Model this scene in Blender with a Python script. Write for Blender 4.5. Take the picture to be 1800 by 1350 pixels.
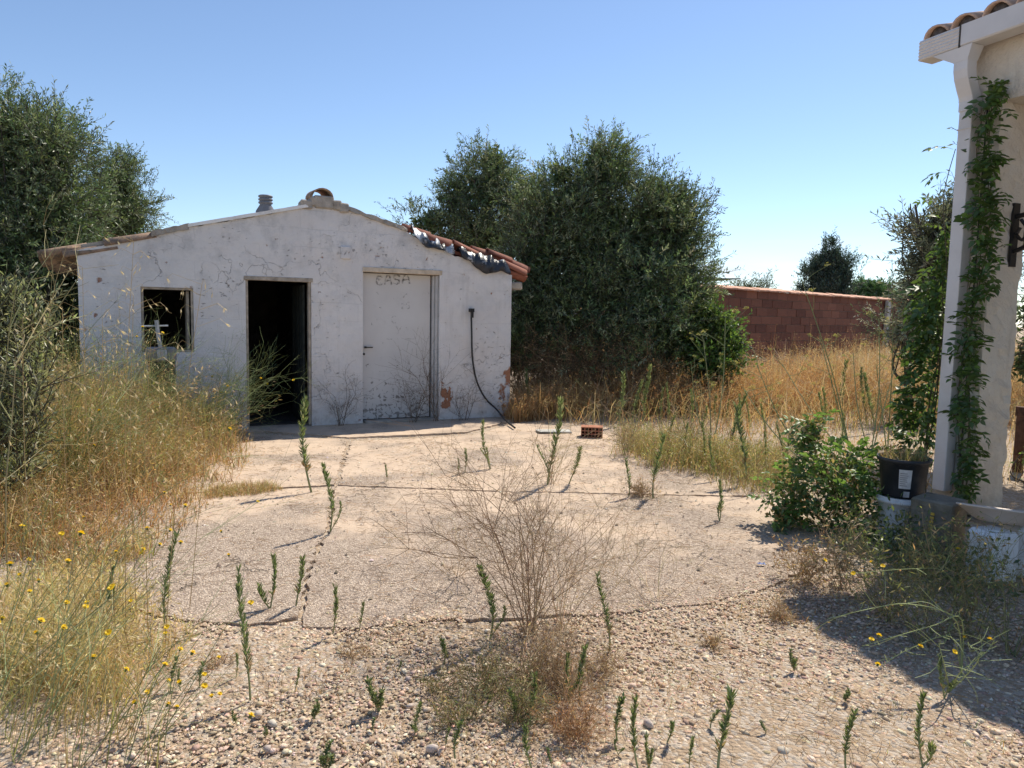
import bpy, bmesh, math, random
import numpy as np
from mathutils import Vector, Matrix

for o in list(bpy.data.objects): bpy.data.objects.remove(o)
SC = bpy.context.scene
COL = SC.collection
rng = np.random.default_rng(7)
random.seed(7)
rad = math.radians

# ------------------------------------------------------------------ camera, sky, sun, exposure
F = 1300.0
CAM = np.array([0, 0, 1.5])
PITCH = math.atan(120 / 1300)
ROLL = 0.02
CM = np.array((Matrix.Rotation(math.pi / 2 - PITCH, 3, 'X') @ Matrix.Rotation(ROLL, 3, 'Z')))
cd = bpy.data.cameras.new('camera')
cam = bpy.data.objects.new('camera', cd)
COL.objects.link(cam)
cam.location = CAM
cam.rotation_euler = Matrix(CM.tolist()).to_euler()
cd.sensor_width = 36.0
cd.lens = 36.0 * F / 1800
cd.clip_start = 0.05
cd.clip_end = 3000
SC.camera = cam

SUN = Vector((0.47, 0.62, 1.0)).normalized()
SUN_EL = math.asin(SUN.z)
SUN_AZ = math.atan2(SUN.x, SUN.y)
W = bpy.data.worlds.new('World')
SC.world = W
W.use_nodes = True
wn = W.node_tree.nodes
wl = W.node_tree.links
wn.clear()
sky = wn.new('ShaderNodeTexSky')
sky.sky_type = 'NISHITA'
sky.sun_disc = False
sky.sun_elevation = SUN_EL
sky.sun_rotation = SUN_AZ
sky.altitude = 1500
sky.air_density = 1.0
sky.dust_density = 0.38
sky.ozone_density = 2.0
tc = wn.new('ShaderNodeTexCoord')
sep = wn.new('ShaderNodeSeparateXYZ')
wl.new(tc.outputs['Generated'], sep.inputs[0])
mp = wn.new('ShaderNodeMapping')
mp.inputs['Scale'].default_value = (5, 5, 32)
wl.new(tc.outputs['Generated'], mp.inputs[0])
nz = wn.new('ShaderNodeTexNoise')
nz.inputs['Scale'].default_value = 1.0
nz.inputs['Detail'].default_value = 6
nz.inputs['Roughness'].default_value = 0.55
wl.new(mp.outputs[0], nz.inputs['Vector'])
r1 = wn.new('ShaderNodeMapRange')            # clouds thicken towards the horizon all round
r1.inputs['From Min'].default_value = 0.0
r1.inputs['From Max'].default_value = 0.17
r1.inputs['To Min'].default_value = 0.38
r1.inputs['To Max'].default_value = 0.74
wl.new(sep.outputs['Z'], r1.inputs['Value'])
r2 = wn.new('ShaderNodeMath')
r2.operation = 'SUBTRACT'
wl.new(nz.outputs['Fac'], r2.inputs[0])
wl.new(r1.outputs[0], r2.inputs[1])
r3 = wn.new('ShaderNodeMapRange')
r3.inputs['From Min'].default_value = 0.0
r3.inputs['From Max'].default_value = 0.16
r3.inputs['To Max'].default_value = 0.75
wl.new(r2.outputs[0], r3.inputs['Value'])
cmix = wn.new('ShaderNodeMixRGB')
cmix.inputs['Color2'].default_value = (5.2, 5.5, 6.2, 1)
wl.new(r3.outputs[0], cmix.inputs['Fac'])
wl.new(sky.outputs[0], cmix.inputs['Color1'])
bg = wn.new('ShaderNodeBackground')
bg.inputs['Strength'].default_value = 0.13
wl.new(cmix.outputs[0], bg.inputs['Color'])
wo = wn.new('ShaderNodeOutputWorld')
wl.new(bg.outputs[0], wo.inputs['Surface'])

sd = bpy.data.lights.new('sun', 'SUN')
sd.energy = 4.8
sd.angle = rad(0.53)
sd.color = (1.0, 0.92, 0.79)
so = bpy.data.objects.new('sun', sd)
COL.objects.link(so)
so.rotation_euler = SUN.to_track_quat('Z', 'Y').to_euler()
so.location = (6, 8, 20)
SC.view_settings.view_transform = 'Standard'
SC.view_settings.look = 'None'
SC.view_settings.exposure = 0.36
SC.view_settings.gamma = 1
SC.cycles.max_bounces = 6
SC.cycles.diffuse_bounces = 3
SC.cycles.glossy_bounces = 2
SC.cycles.transmission_bounces = 4

# ------------------------------------------------------------------ picture <-> place measurements
def ray(px, py):
    return CM @ np.array([(px - 900) / F, -(py - 675) / F, -1.0])
def G(px, py, z=0.0):
    d = ray(px, py)
    return CAM + d * ((z - CAM[2]) / d[2])
def PD(px, py, Y):
    d = ray(px, py)
    return CAM + d * (Y / d[1])
def G2(px, py):
    return G(px, py)[:2]

# ------------------------------------------------------------------ materials
MATS = {}
class NT:
    def __init__(s, name):
        s.m = bpy.data.materials.new(name)
        s.m.use_nodes = True
        s.t = s.m.node_tree
        s.t.nodes.clear()
        s.out = s.t.nodes.new('ShaderNodeOutputMaterial')
        MATS[name] = s.m
    def n(s, ty, ins=None, **props):
        nd = s.t.nodes.new(ty)
        for k, v in props.items(): setattr(nd, k, v)
        for k, v in (ins or {}).items():
            sock = nd.inputs[k]
            if isinstance(v, bpy.types.NodeSocket): s.t.links.new(v, sock)
            else: sock.default_value = v
        return nd
    def coord(s, kind='Object', scale=(1, 1, 1), loc=(0, 0, 0)):
        c = s.n('ShaderNodeTexCoord').outputs[kind]
        return s.n('ShaderNodeMapping', {'Vector': c, 'Scale': scale, 'Location': loc}).outputs[0]
    def noise(s, vec, scale, detail=4, rough=0.55, dist=0):
        return s.n('ShaderNodeTexNoise', {'Vector': vec, 'Scale': scale, 'Detail': detail, 'Roughness': rough, 'Distortion': dist}).outputs['Fac']
    def ramp(s, fac, a, b, lo=0.0, hi=1.0):
        return s.n('ShaderNodeMapRange', {'Value': fac, 'From Min': a, 'From Max': b, 'To Min': lo, 'To Max': hi}).outputs[0]
    def mix(s, fac, c1, c2, bt='MIX'):
        c = lambda x: x if isinstance(x, bpy.types.NodeSocket) else (*x, 1)
        return s.n('ShaderNodeMixRGB', {'Fac': fac, 'Color1': c(c1), 'Color2': c(c2)}, blend_type=bt).outputs[0]
    def math(s, op, a, b=0.0):
        return s.n('ShaderNodeMath', {0: a, 1: b}, operation=op).outputs[0]
    def bump(s, h, dist=0.01, strength=1.0, prev=None):
        ins = {'Height': h, 'Distance': dist, 'Strength': strength}
        if prev is not None: ins['Normal'] = prev
        return s.n('ShaderNodeBump', ins).outputs[0]
    def done(s, color, rough=0.8, normal=None, metal=0.0, spec=0.3, **kw):
        c = color if isinstance(color, bpy.types.NodeSocket) else (*color, 1)
        ins = {'Base Color': c, 'Roughness': rough, 'Metallic': metal, 'Specular IOR Level': spec}
        ins.update(kw)
        if normal is not None: ins['Normal'] = normal
        b = s.n('ShaderNodeBsdfPrincipled', ins)
        s.t.links.new(b.outputs[0], s.out.inputs['Surface'])
        return s.m

def foliage_mat(name, transl=0.4, gloss=0.06, rough=0.45):
    t = NT(name)
    col = t.n('ShaderNodeAttribute', attribute_name='tint').outputs['Color']
    d = t.n('ShaderNodeBsdfDiffuse', {'Color': col})
    warm = t.mix(1.0, col, (1.15, 1.08, 0.8), 'MULTIPLY')
    tr = t.n('ShaderNodeBsdfTranslucent', {'Color': warm})
    m = t.n('ShaderNodeMixShader', {0: transl, 1: d.outputs[0], 2: tr.outputs[0]})
    g = t.n('ShaderNodeBsdfGlossy', {'Color': (1, 1, 1, 1), 'Roughness': rough})
    m2 = t.n('ShaderNodeMixShader', {0: gloss, 1: m.outputs[0], 2: g.outputs[0]})
    t.t.links.new(m2.outputs[0], t.out.inputs['Surface'])
    return t.m
M_LEAF = foliage_mat('leaf', 0.48, 0.05)
M_OLIVE = foliage_mat('olive_leaf', 0.30, 0.055, 0.45)
M_DRY = foliage_mat('dry_grass', 0.45, 0.03, 0.5)
M_STEM = foliage_mat('stem', 0.05, 0.03, 0.6)
M_PETAL = foliage_mat('petal', 0.4, 0.02)

def simple(name, color, rough=0.7, nscale=8, var=0.25, bscale=60, bdist=0.003, spec=0.3, metal=0.0, dirt=None, dirt_amt=0.5):
    t = NT(name)
    v = t.coord()
    n1 = t.noise(v, nscale, 5)
    dark = tuple(c * (1 - var) for c in color)
    lite = tuple(min(1, c * (1 + var)) for c in color)
    c = t.mix(t.ramp(n1, 0.3, 0.7), dark, lite)
    if dirt:
        c = t.mix(t.ramp(t.noise(v, nscale * 0.6, 6, 0.65), 0.5, 0.68, 0, dirt_amt), c, dirt)
    b = t.bump(t.noise(v, bscale, 5, 0.6), bdist)
    return t.done(c, rough, b, metal, spec)

# whitewashed, chipped plaster of the shed (object coordinates: x along the wall, z up)
t = NT('shed_plaster')
v = t.coord()
big = t.noise(v, 0.9, 5, 0.6)
col = t.mix(t.ramp(big, 0.35, 0.7), (0.76, 0.735, 0.71), (0.63, 0.61, 0.595))
zz = t.n('ShaderNodeSeparateXYZ', {'Vector': v}).outputs['Z']
hi = t.ramp(zz, 1.6, 2.4)
grey = t.ramp(t.noise(v, 3.2, 7, 0.7), 0.48, 0.68, 0, 0.75)
grey = t.math('MULTIPLY', grey, t.ramp(hi, 0, 1, 0.35, 1.0))
col = t.mix(grey, col, (0.42, 0.42, 0.42))
pink = t.ramp(t.noise(v, 1.7, 3), 0.5, 0.75, 0, 0.22)
col = t.mix(pink, col, (0.74, 0.62, 0.54))
vs = t.coord(scale=(1.0, 1.0, 1.9), loc=(3, 1, 2))
chipn = t.noise(vs, 14, 5, 0.62, 0.4)
chipm = t.ramp(t.noise(v, 1.6, 3, 0.5), 0.42, 0.62, 0.0, 0.085)
chip = t.ramp(t.math('ADD', chipn, chipm), 0.70, 0.725)
chip2 = t.ramp(t.noise(vs, 33, 3, 0.6, 0.6), 0.685, 0.70)
chip = t.math('MAXIMUM', chip, t.ramp(t.math('ADD', t.noise(t.coord(loc=(7, 2, 5)), 3.6, 7, 0.68, 0.6), t.ramp(zz, 0.2, 1.0, 0.05, 0.0)), 0.70, 0.715))
col = t.mix(t.math('MULTIPLY', chip, 0.72), col, t.mix(t.noise(v, 40), (0.20, 0.19, 0.18), (0.36, 0.33, 0.30)))
chip2 = t.math('MULTIPLY', chip2, t.ramp(t.noise(v, 1.1, 4, 0.6), 0.5, 0.62))
col = t.mix(t.math('MULTIPLY', chip2, 0.35), col, (0.22, 0.21, 0.20))
run = t.ramp(t.noise(t.coord(scale=(9, 9, 0.9)), 1.0, 5, 0.6), 0.54, 0.74, 0, 0.4)
col = t.mix(t.math('MULTIPLY', run, t.ramp(t.noise(v, 0.8, 3), 0.4, 0.6)), col, (0.36, 0.33, 0.30))
warp = t.n('ShaderNodeVectorMath', {0: v, 1: t.n('ShaderNodeTexNoise', {'Vector': v, 'Scale': 3.0, 'Detail': 5}).outputs['Color']}, operation='ADD').outputs[0]
vor = t.n('ShaderNodeTexVoronoi', {'Vector': warp, 'Scale': 1.15}, feature='DISTANCE_TO_EDGE').outputs['Distance']
crack = t.ramp(vor, 0.0015, 0.0055, 1, 0)
crack = t.math('MULTIPLY', crack, t.ramp(t.noise(v, 1.3, 3), 0.52, 0.60))
col = t.mix(t.math('MULTIPLY', crack, 0.45), col, (0.12, 0.11, 0.10))
low = t.ramp(zz, 0.05, 0.8, 1, 0)
col = t.mix(t.math('MULTIPLY', t.ramp(t.noise(v, 9, 6, 0.7), 0.45, 0.7), t.math('MULTIPLY', low, 0.6)), col, (0.30, 0.25, 0.20))
xx = t.n('ShaderNodeSeparateXYZ', {'Vector': v}).outputs['X']
corner = t.math('MULTIPLY', t.ramp(xx, 5.28, 5.5), t.ramp(zz, 0.5, 1.1, 1, 0.0))
corner = t.ramp(t.math('ADD', t.noise(v, 7, 5), t.math('MULTIPLY', corner, 0.3)), 0.68, 0.74)
bx1 = t.math('MULTIPLY', t.ramp(xx, 4.40, 4.43), t.ramp(xx, 4.55, 4.62, 1, 0))
bx2 = t.math('MULTIPLY', t.ramp(zz, 0.12, 0.2), t.ramp(zz, 0.5, 0.62, 1, 0))
br = t.ramp(t.math('ADD', t.noise(v, 9, 4), t.math('MULTIPLY', t.math('MULTIPLY', bx1, bx2), 0.28)), 0.70, 0.74)
brick = t.math('MAXIMUM', corner, br)
col = t.mix(brick, col, t.mix(t.noise(v, 22), (0.30, 0.12, 0.07), (0.46, 0.24, 0.14)))
wv = t.n('ShaderNodeVectorMath', {0: v, 1: (0.0, 0.0, 0.0)}, operation='ADD').outputs[0]
sx_ = t.n('ShaderNodeSeparateXYZ', {'Vector': t.n('ShaderNodeVectorMath', {0: wv, 1: t.n('ShaderNodeVectorMath', {0: t.n('ShaderNodeTexNoise', {'Vector': v, 'Scale': 2.5, 'Detail': 4}).outputs['Color'], 'Scale': 0.05}, operation='SCALE').outputs[0]}, operation='ADD').outputs[0]})
bt = t.n('ShaderNodeTexBrick', {'Vector': t.n('ShaderNodeCombineXYZ', {'X': sx_.outputs['X'], 'Y': sx_.outputs['Z']}).outputs[0], 'Scale': 1.0, 'Mortar Size': 0.006, 'Mortar Smooth': 0.6, 'Brick Width': 0.5, 'Row Height': 0.235})
course = t.math('MULTIPLY', bt.outputs['Fac'], t.ramp(t.noise(v, 2.1, 4), 0.42, 0.62))
col = t.mix(t.math('MULTIPLY', course, 0.16), col, (0.30, 0.29, 0.28))
h = t.math('SUBTRACT', t.math('ADD', t.math('MULTIPLY', t.noise(v, 6, 6, 0.6), 1.0), t.math('MULTIPLY', t.noise(v, 70, 4), 0.12)),
           t.math('ADD', t.math('MULTIPLY', chip, 0.30), t.math('ADD', t.math('MULTIPLY', crack, 0.35), t.math('ADD', t.math('MULTIPLY', course, 0.10), t.math('MULTIPLY', brick, 0.6)))))
M_SHED = t.done(col, 0.9, t.bump(h, 0.022, 0.9), spec=0.15)

# yard concrete: exposed aggregate with smoother worn patches
t = NT('yard_concrete')
v = t.coord()
vo = t.n('ShaderNodeTexVoronoi', {'Vector': v, 'Scale': 95.0, 'Randomness': 1.0})
peb = t.n('ShaderNodeSeparateColor', {'Color': vo.outputs['Color']}).outputs[0]
stone = t.mix(t.ramp(peb, 0.1, 0.95), (0.28, 0.21, 0.16), (0.70, 0.58, 0.46))
stone = t.mix(t.ramp(vo.outputs['Distance'], 0.25, 0.75, 0.0, 0.75), stone, (0.27, 0.21, 0.165))
smooth = t.mix(t.noise(v, 6, 6, 0.65), (0.47, 0.35, 0.255), (0.68, 0.54, 0.405))
smooth = t.mix(t.ramp(t.noise(v, 60, 4), 0.55, 0.7, 0, 0.5), smooth, (0.30, 0.25, 0.205))
yy = t.n('ShaderNodeSeparateXYZ', {'Vector': v}).outputs['Y']
pm = t.ramp(t.math('ADD', t.noise(v, 1.1, 6, 0.62), t.ramp(yy, 3.6, 6.4, -0.16, 0.05)), 0.42, 0.56)
col = t.mix(pm, stone, smooth)
st = t.ramp(t.noise(v, 2.3, 5, 0.65), 0.52, 0.72, 0, 0.45)
col = t.mix(st, col, (0.30, 0.24, 0.20))
vc = t.n('ShaderNodeTexVoronoi', {'Vector': t.n('ShaderNodeVectorMath', {0: v, 1: t.n('ShaderNodeTexNoise', {'Vector': v, 'Scale': 4.0, 'Detail': 5}).outputs['Color']}, operation='ADD').outputs[0], 'Scale': 0.55}, feature='DISTANCE_TO_EDGE').outputs['Distance']
ck = t.math('MULTIPLY', t.ramp(vc, 0.002, 0.008, 1, 0), t.ramp(t.noise(v, 0.9, 3), 0.48, 0.55))
col = t.mix(t.math('MULTIPLY', ck, 0.7), col, (0.10, 0.08, 0.06))
h = t.math('MULTIPLY', vo.outputs['Distance'], t.ramp(pm, 0, 1, -1.0, -0.25))
h = t.math('ADD', h, t.math('MULTIPLY', t.noise(v, 7, 5), 1.2))
h = t.math('SUBTRACT', h, ck)
M_YARD = t.done(col, 0.92, t.bump(h, 0.008, 0.9), spec=0.15)

# bare dry soil
t = NT('soil')
v = t.coord()
col = t.mix(t.noise(v, 3, 8, 0.7), (0.34, 0.245, 0.165), (0.55, 0.43, 0.31))
vo = t.n('ShaderNodeTexVoronoi', {'Vector': v, 'Scale': 55.0})
pb = t.n('ShaderNodeSeparateColor', {'Color': vo.outputs['Color']}).outputs[1]
col = t.mix(t.ramp(pb, 0.55, 0.6, 0, 0.75), col, t.mix(pb, (0.38, 0.31, 0.24), (0.62, 0.54, 0.45)))
h = t.math('ADD', t.math('MULTIPLY', t.noise(v, 12, 8, 0.7), 2.0), t.math('MULTIPLY', vo.outputs['Distance'], -0.6))
M_SOIL = t.done(col, 0.95, t.bump(h, 0.02, 0.9), spec=0.1)

t = NT('pebble')
col = t.n('ShaderNodeAttribute', attribute_name='tint').outputs['Color']
v = t.coord()
M_PEB = t.done(t.mix(t.ramp(t.noise(v, 150, 3), 0.35, 0.7, 0, 0.4), col, (0.28, 0.22, 0.17)), 0.85, t.bump(t.noise(v, 220, 3), 0.002), spec=0.2)

# red ceramic blocks
t = NT('block_clay')
v = t.coord()
oi = t.n('ShaderNodeObjectInfo').outputs['Random']
col = t.mix(oi, (0.13, 0.052, 0.033), (0.27, 0.115, 0.07))
col = t.mix(t.ramp(t.noise(v, 9, 5), 0.4, 0.75, 0, 0.5), col, (0.22, 0.085, 0.06))
ww = t.n('ShaderNodeTexWave', {'Vector': v, 'Scale': 14.0, 'Distortion': 0.2}, bands_direction='X').outputs['Fac']
M_BLOCK = t.done(col, 0.85, t.bump(ww, 0.006, 0.6))
M_MORTAR = simple('mortar', (0.26, 0.19, 0.155), 0.95, 12, 0.2)
M_COPING = simple('coping_clay', (0.62, 0.33, 0.21), 0.8, 6, 0.25, dirt=(0.3, 0.2, 0.15))

# old barrel tiles
t = NT('roof_tile_old')
v = t.coord()
oi = t.n('ShaderNodeObjectInfo').outputs['Random']
col = t.mix(oi, (0.33, 0.22, 0.155), (0.50, 0.34, 0.23))
col = t.mix(t.ramp(t.noise(v, 11, 6, 0.7), 0.42, 0.62, 0, 0.85), col, (0.13, 0.11, 0.09))
col = t.mix(t.ramp(t.noise(v, 23, 5, 0.7), 0.6, 0.68, 0, 0.6), col, (0.48, 0.45, 0.38))
M_TILE_OLD = t.done(col, 0.92, t.bump(t.noise(v, 50, 6, 0.7), 0.006), spec=0.15)
t = NT('roof_tile_red')
v = t.coord()
oi = t.n('ShaderNodeObjectInfo').outputs['Random']
col = t.mix(oi, (0.16, 0.06, 0.045), (0.33, 0.125, 0.08))
col = t.mix(t.ramp(t.noise(v, 9, 6, 0.7), 0.5, 0.7, 0, 0.6), col, (0.2, 0.09, 0.06))
M_TILE_RED = t.done(col, 0.85, t.bump(t.noise(v, 60, 5), 0.003))
M_TILE_HOUSE = simple('roof_tile_house', (0.60, 0.42, 0.32), 0.9, 7, 0.22, 70, 0.004, dirt=(0.10, 0.085, 0.07), dirt_amt=0.9)

# house render: rough stucco
t = NT('house_stucco')
v = t.coord()
col = t.mix(t.ramp(t.noise(v, 2.2, 5), 0.35, 0.7), (0.66, 0.58, 0.48), (0.74, 0.68, 0.58))
col = t.mix(t.ramp(t.noise(v, 30, 4), 0.66, 0.72, 0, 0.5), col, (0.35, 0.30, 0.25))
hz_ = t.n('ShaderNodeSeparateXYZ', {'Vector': v}).outputs['Z']
col = t.mix(t.math('MULTIPLY', t.ramp(hz_, 0.1, 1.0, 0.75, 0.0), t.ramp(t.noise(v, 5, 6, 0.7), 0.35, 0.65)), col, (0.33, 0.27, 0.2))
col = t.mix(t.ramp(t.noise(t.coord(scale=(14, 14, 1.2)), 1.0, 5), 0.56, 0.75, 0, 0.35), col, (0.40, 0.34, 0.27))
h = t.math('ADD', t.noise(v, 38, 5, 0.6), t.math('MULTIPLY', t.noise(v, 11, 3), 0.8))
M_STUCCO = t.done(col, 0.92, t.bump(h, 0.02, 0.8), spec=0.15)
M_GUTTER = simple('gutter_aluminium', (0.66, 0.64, 0.63), 0.42, 5, 0.06, 20, 0.0006, spec=0.4, dirt=(0.45, 0.40, 0.36), dirt_amt=0.35)
M_JOINT = simple('sealant_dark', (0.06, 0.055, 0.05), 0.8)
M_IRON = simple('black_iron', (0.012, 0.012, 0.013), 0.45, 20, 0.3, 90, 0.001, spec=0.5)
M_WOOD_OLD = simple('weathered_wood', (0.40, 0.34, 0.27), 0.85, 14, 0.3, 60, 0.004, dirt=(0.12, 0.10, 0.08))
M_WOOD_PALE = simple('pale_lintel_wood', (0.60, 0.50, 0.38), 0.8, 10, 0.2, 60, 0.003, dirt=(0.3, 0.24, 0.17))
M_WOOD_DARK = simple('dark_door_wood', (0.035, 0.04, 0.035), 0.8, 12, 0.4, 60, 0.003)
M_INSIDE = simple('dark_inside', (0.05, 0.045, 0.04), 0.95, 5, 0.4, 30, 0.01)  # near-black colour for the shed's floor, partition and back lining
M_ALU = simple('aluminium_frame', (0.52, 0.51, 0.50), 0.5, 10, 0.1, 80, 0.0005, spec=0.4)
M_BARGE = simple('white_metal_strip', (0.80, 0.79, 0.77), 0.5, 8, 0.06, 40, 0.001, dirt=(0.5, 0.46, 0.4))
M_CEMENT = simple('old_cement', (0.40, 0.355, 0.30), 0.95, 9, 0.3, 45, 0.012, dirt=(0.22, 0.20, 0.18))
M_RUBBER = simple('black_rubber', (0.012, 0.012, 0.014), 0.4, 20, 0.3, 80, 0.0005, spec=0.5)
M_DARKPLASTIC = simple('dark_pot_plastic', (0.022, 0.026, 0.032), 0.5, 9, 0.3, 60, 0.001, spec=0.4, dirt=(0.12, 0.11, 0.10), dirt_amt=0.3)
M_WHITEPLASTIC = simple('white_plastic', (0.70, 0.71, 0.71), 0.5, 7, 0.06, 60, 0.001, spec=0.35, dirt=(0.42, 0.37, 0.30), dirt_amt=0.55)
M_BOWL = simple('cream_plastic', (0.66, 0.57, 0.49), 0.5, 7, 0.08, 60, 0.001, dirt=(0.35, 0.26, 0.2))
M_PAPER = simple('paper_label', (0.52, 0.51, 0.50), 0.7, 25, 0.18, 60, 0.0005)
M_INK = simple('grey_print', (0.23, 0.22, 0.22), 0.8, 40, 0.3)
M_FABRIC = simple('dark_fabric', (0.02, 0.022, 0.03), 0.9, 14, 0.4, 40, 0.01)
M_GREYPLASTIC = simple('grey_plastic', (0.20, 0.20, 0.215), 0.5, 9, 0.2, 60, 0.001)
M_GREYLIGHT = simple('light_grey_metal', (0.42, 0.43, 0.45), 0.5, 9, 0.2, 60, 0.001)
M_BRICK = simple('hollow_brick_clay', (0.40, 0.17, 0.10), 0.9, 12, 0.25, 60, 0.003)
M_RUST = simple('rusty_iron', (0.11, 0.055, 0.035), 0.9, 14, 0.4, 60, 0.004)
M_LITTER = simple('blue_wrapper', (0.45, 0.52, 0.75), 0.35, 30, 0.3)
M_BARK = simple('olive_bark', (0.11, 0.095, 0.075), 0.95, 9, 0.35, 25, 0.03)
M_MOSSY = simple('mossy_concrete', (0.19, 0.175, 0.14), 0.95, 9, 0.35, 45, 0.012, dirt=(0.07, 0.08, 0.045))  # mossy, with the house's shade also darkened into the colour
M_POSTCONC = simple('concrete_post', (0.47, 0.46, 0.42), 0.9, 9, 0.2, 45, 0.01)
M_ROOFDARK = simple('carport_sheet', (0.12, 0.09, 0.085), 0.7, 5, 0.2)
M_STRAP = simple('yellow_strap', (0.55, 0.36, 0.06), 0.7, 30, 0.4)
M_PAINT_DOOR = None
t = NT('painted_metal_door')
v = t.coord()
col = t.mix(t.ramp(t.noise(v, 1.8, 4), 0.35, 0.7), (0.58, 0.56, 0.54), (0.65, 0.635, 0.615))
zz = t.n('ShaderNodeSeparateXYZ', {'Vector': v}).outputs['Z']
lowm = t.ramp(zz, 0.0, 0.9, 0.16, 0.0)
sp = t.ramp(t.math('ADD', t.noise(v, 16, 5, 0.65, 0.4), lowm), 0.66, 0.70)
col = t.mix(t.math('MULTIPLY', sp, 0.75), col, (0.13, 0.115, 0.10))
col = t.mix(t.ramp(t.noise(v, 4, 5, 0.7), 0.56, 0.72, 0, 0.3), col, (0.42, 0.40, 0.38))
M_DOOR = t.done(col, 0.65, t.bump(t.noise(v, 8, 5), 0.004, 0.6), spec=0.25)
# worn marker paint on the door: patchy, lets the door show through
t = NT('worn_lettering')
v = t.coord()
pr = t.n('ShaderNodeBsdfPrincipled', {'Base Color': (0.085, 0.08, 0.075, 1), 'Roughness': 0.8})
tp = t.n('ShaderNodeBsdfTransparent')
f = t.ramp(t.noise(v, 28, 5, 0.7), 0.38, 0.66, 0.06, 0.80)
ms = t.n('ShaderNodeMixShader', {0: f, 1: tp.outputs[0], 2: pr.outputs[0]})
t.t.links.new(ms.outputs[0], t.out.inputs['Surface'])
M_LETTER = t.m
t = NT('faint_lettering')
v = t.coord()
pr = t.n('ShaderNodeBsdfPrincipled', {'Base Color': (0.22, 0.19, 0.18, 1), 'Roughness': 0.8})
tp = t.n('ShaderNodeBsdfTransparent')
f = t.ramp(t.noise(v, 30, 5, 0.7), 0.45, 0.70, 0.0, 0.5)
ms = t.n('ShaderNodeMixShader', {0: f, 1: tp.outputs[0], 2: pr.outputs[0]})
t.t.links.new(ms.outputs[0], t.out.inputs['Surface'])
M_FAINT = t.m
# tarpaulin
def tarp_mat(name, lo, hi):
    t = NT(name)
    v = t.coord()
    col = t.mix(t.ramp(t.noise(v, 7.5, 4, .6), lo, hi), (0.022, 0.026, 0.036), (0.34, 0.37, 0.42))
    return t.done(col, 0.36, t.bump(t.noise(v, 30, 4), 0.01), spec=0.5)
M_TARP = tarp_mat('tarpaulin_grey', 0.45, 0.52)
M_TARP2 = tarp_mat('tarpaulin_dark', 0.60, 0.66)

# ------------------------------------------------------------------ mesh helpers
def nrm(a):
    return a / np.maximum(np.linalg.norm(a, axis=-1, keepdims=True), 1e-9)

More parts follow.
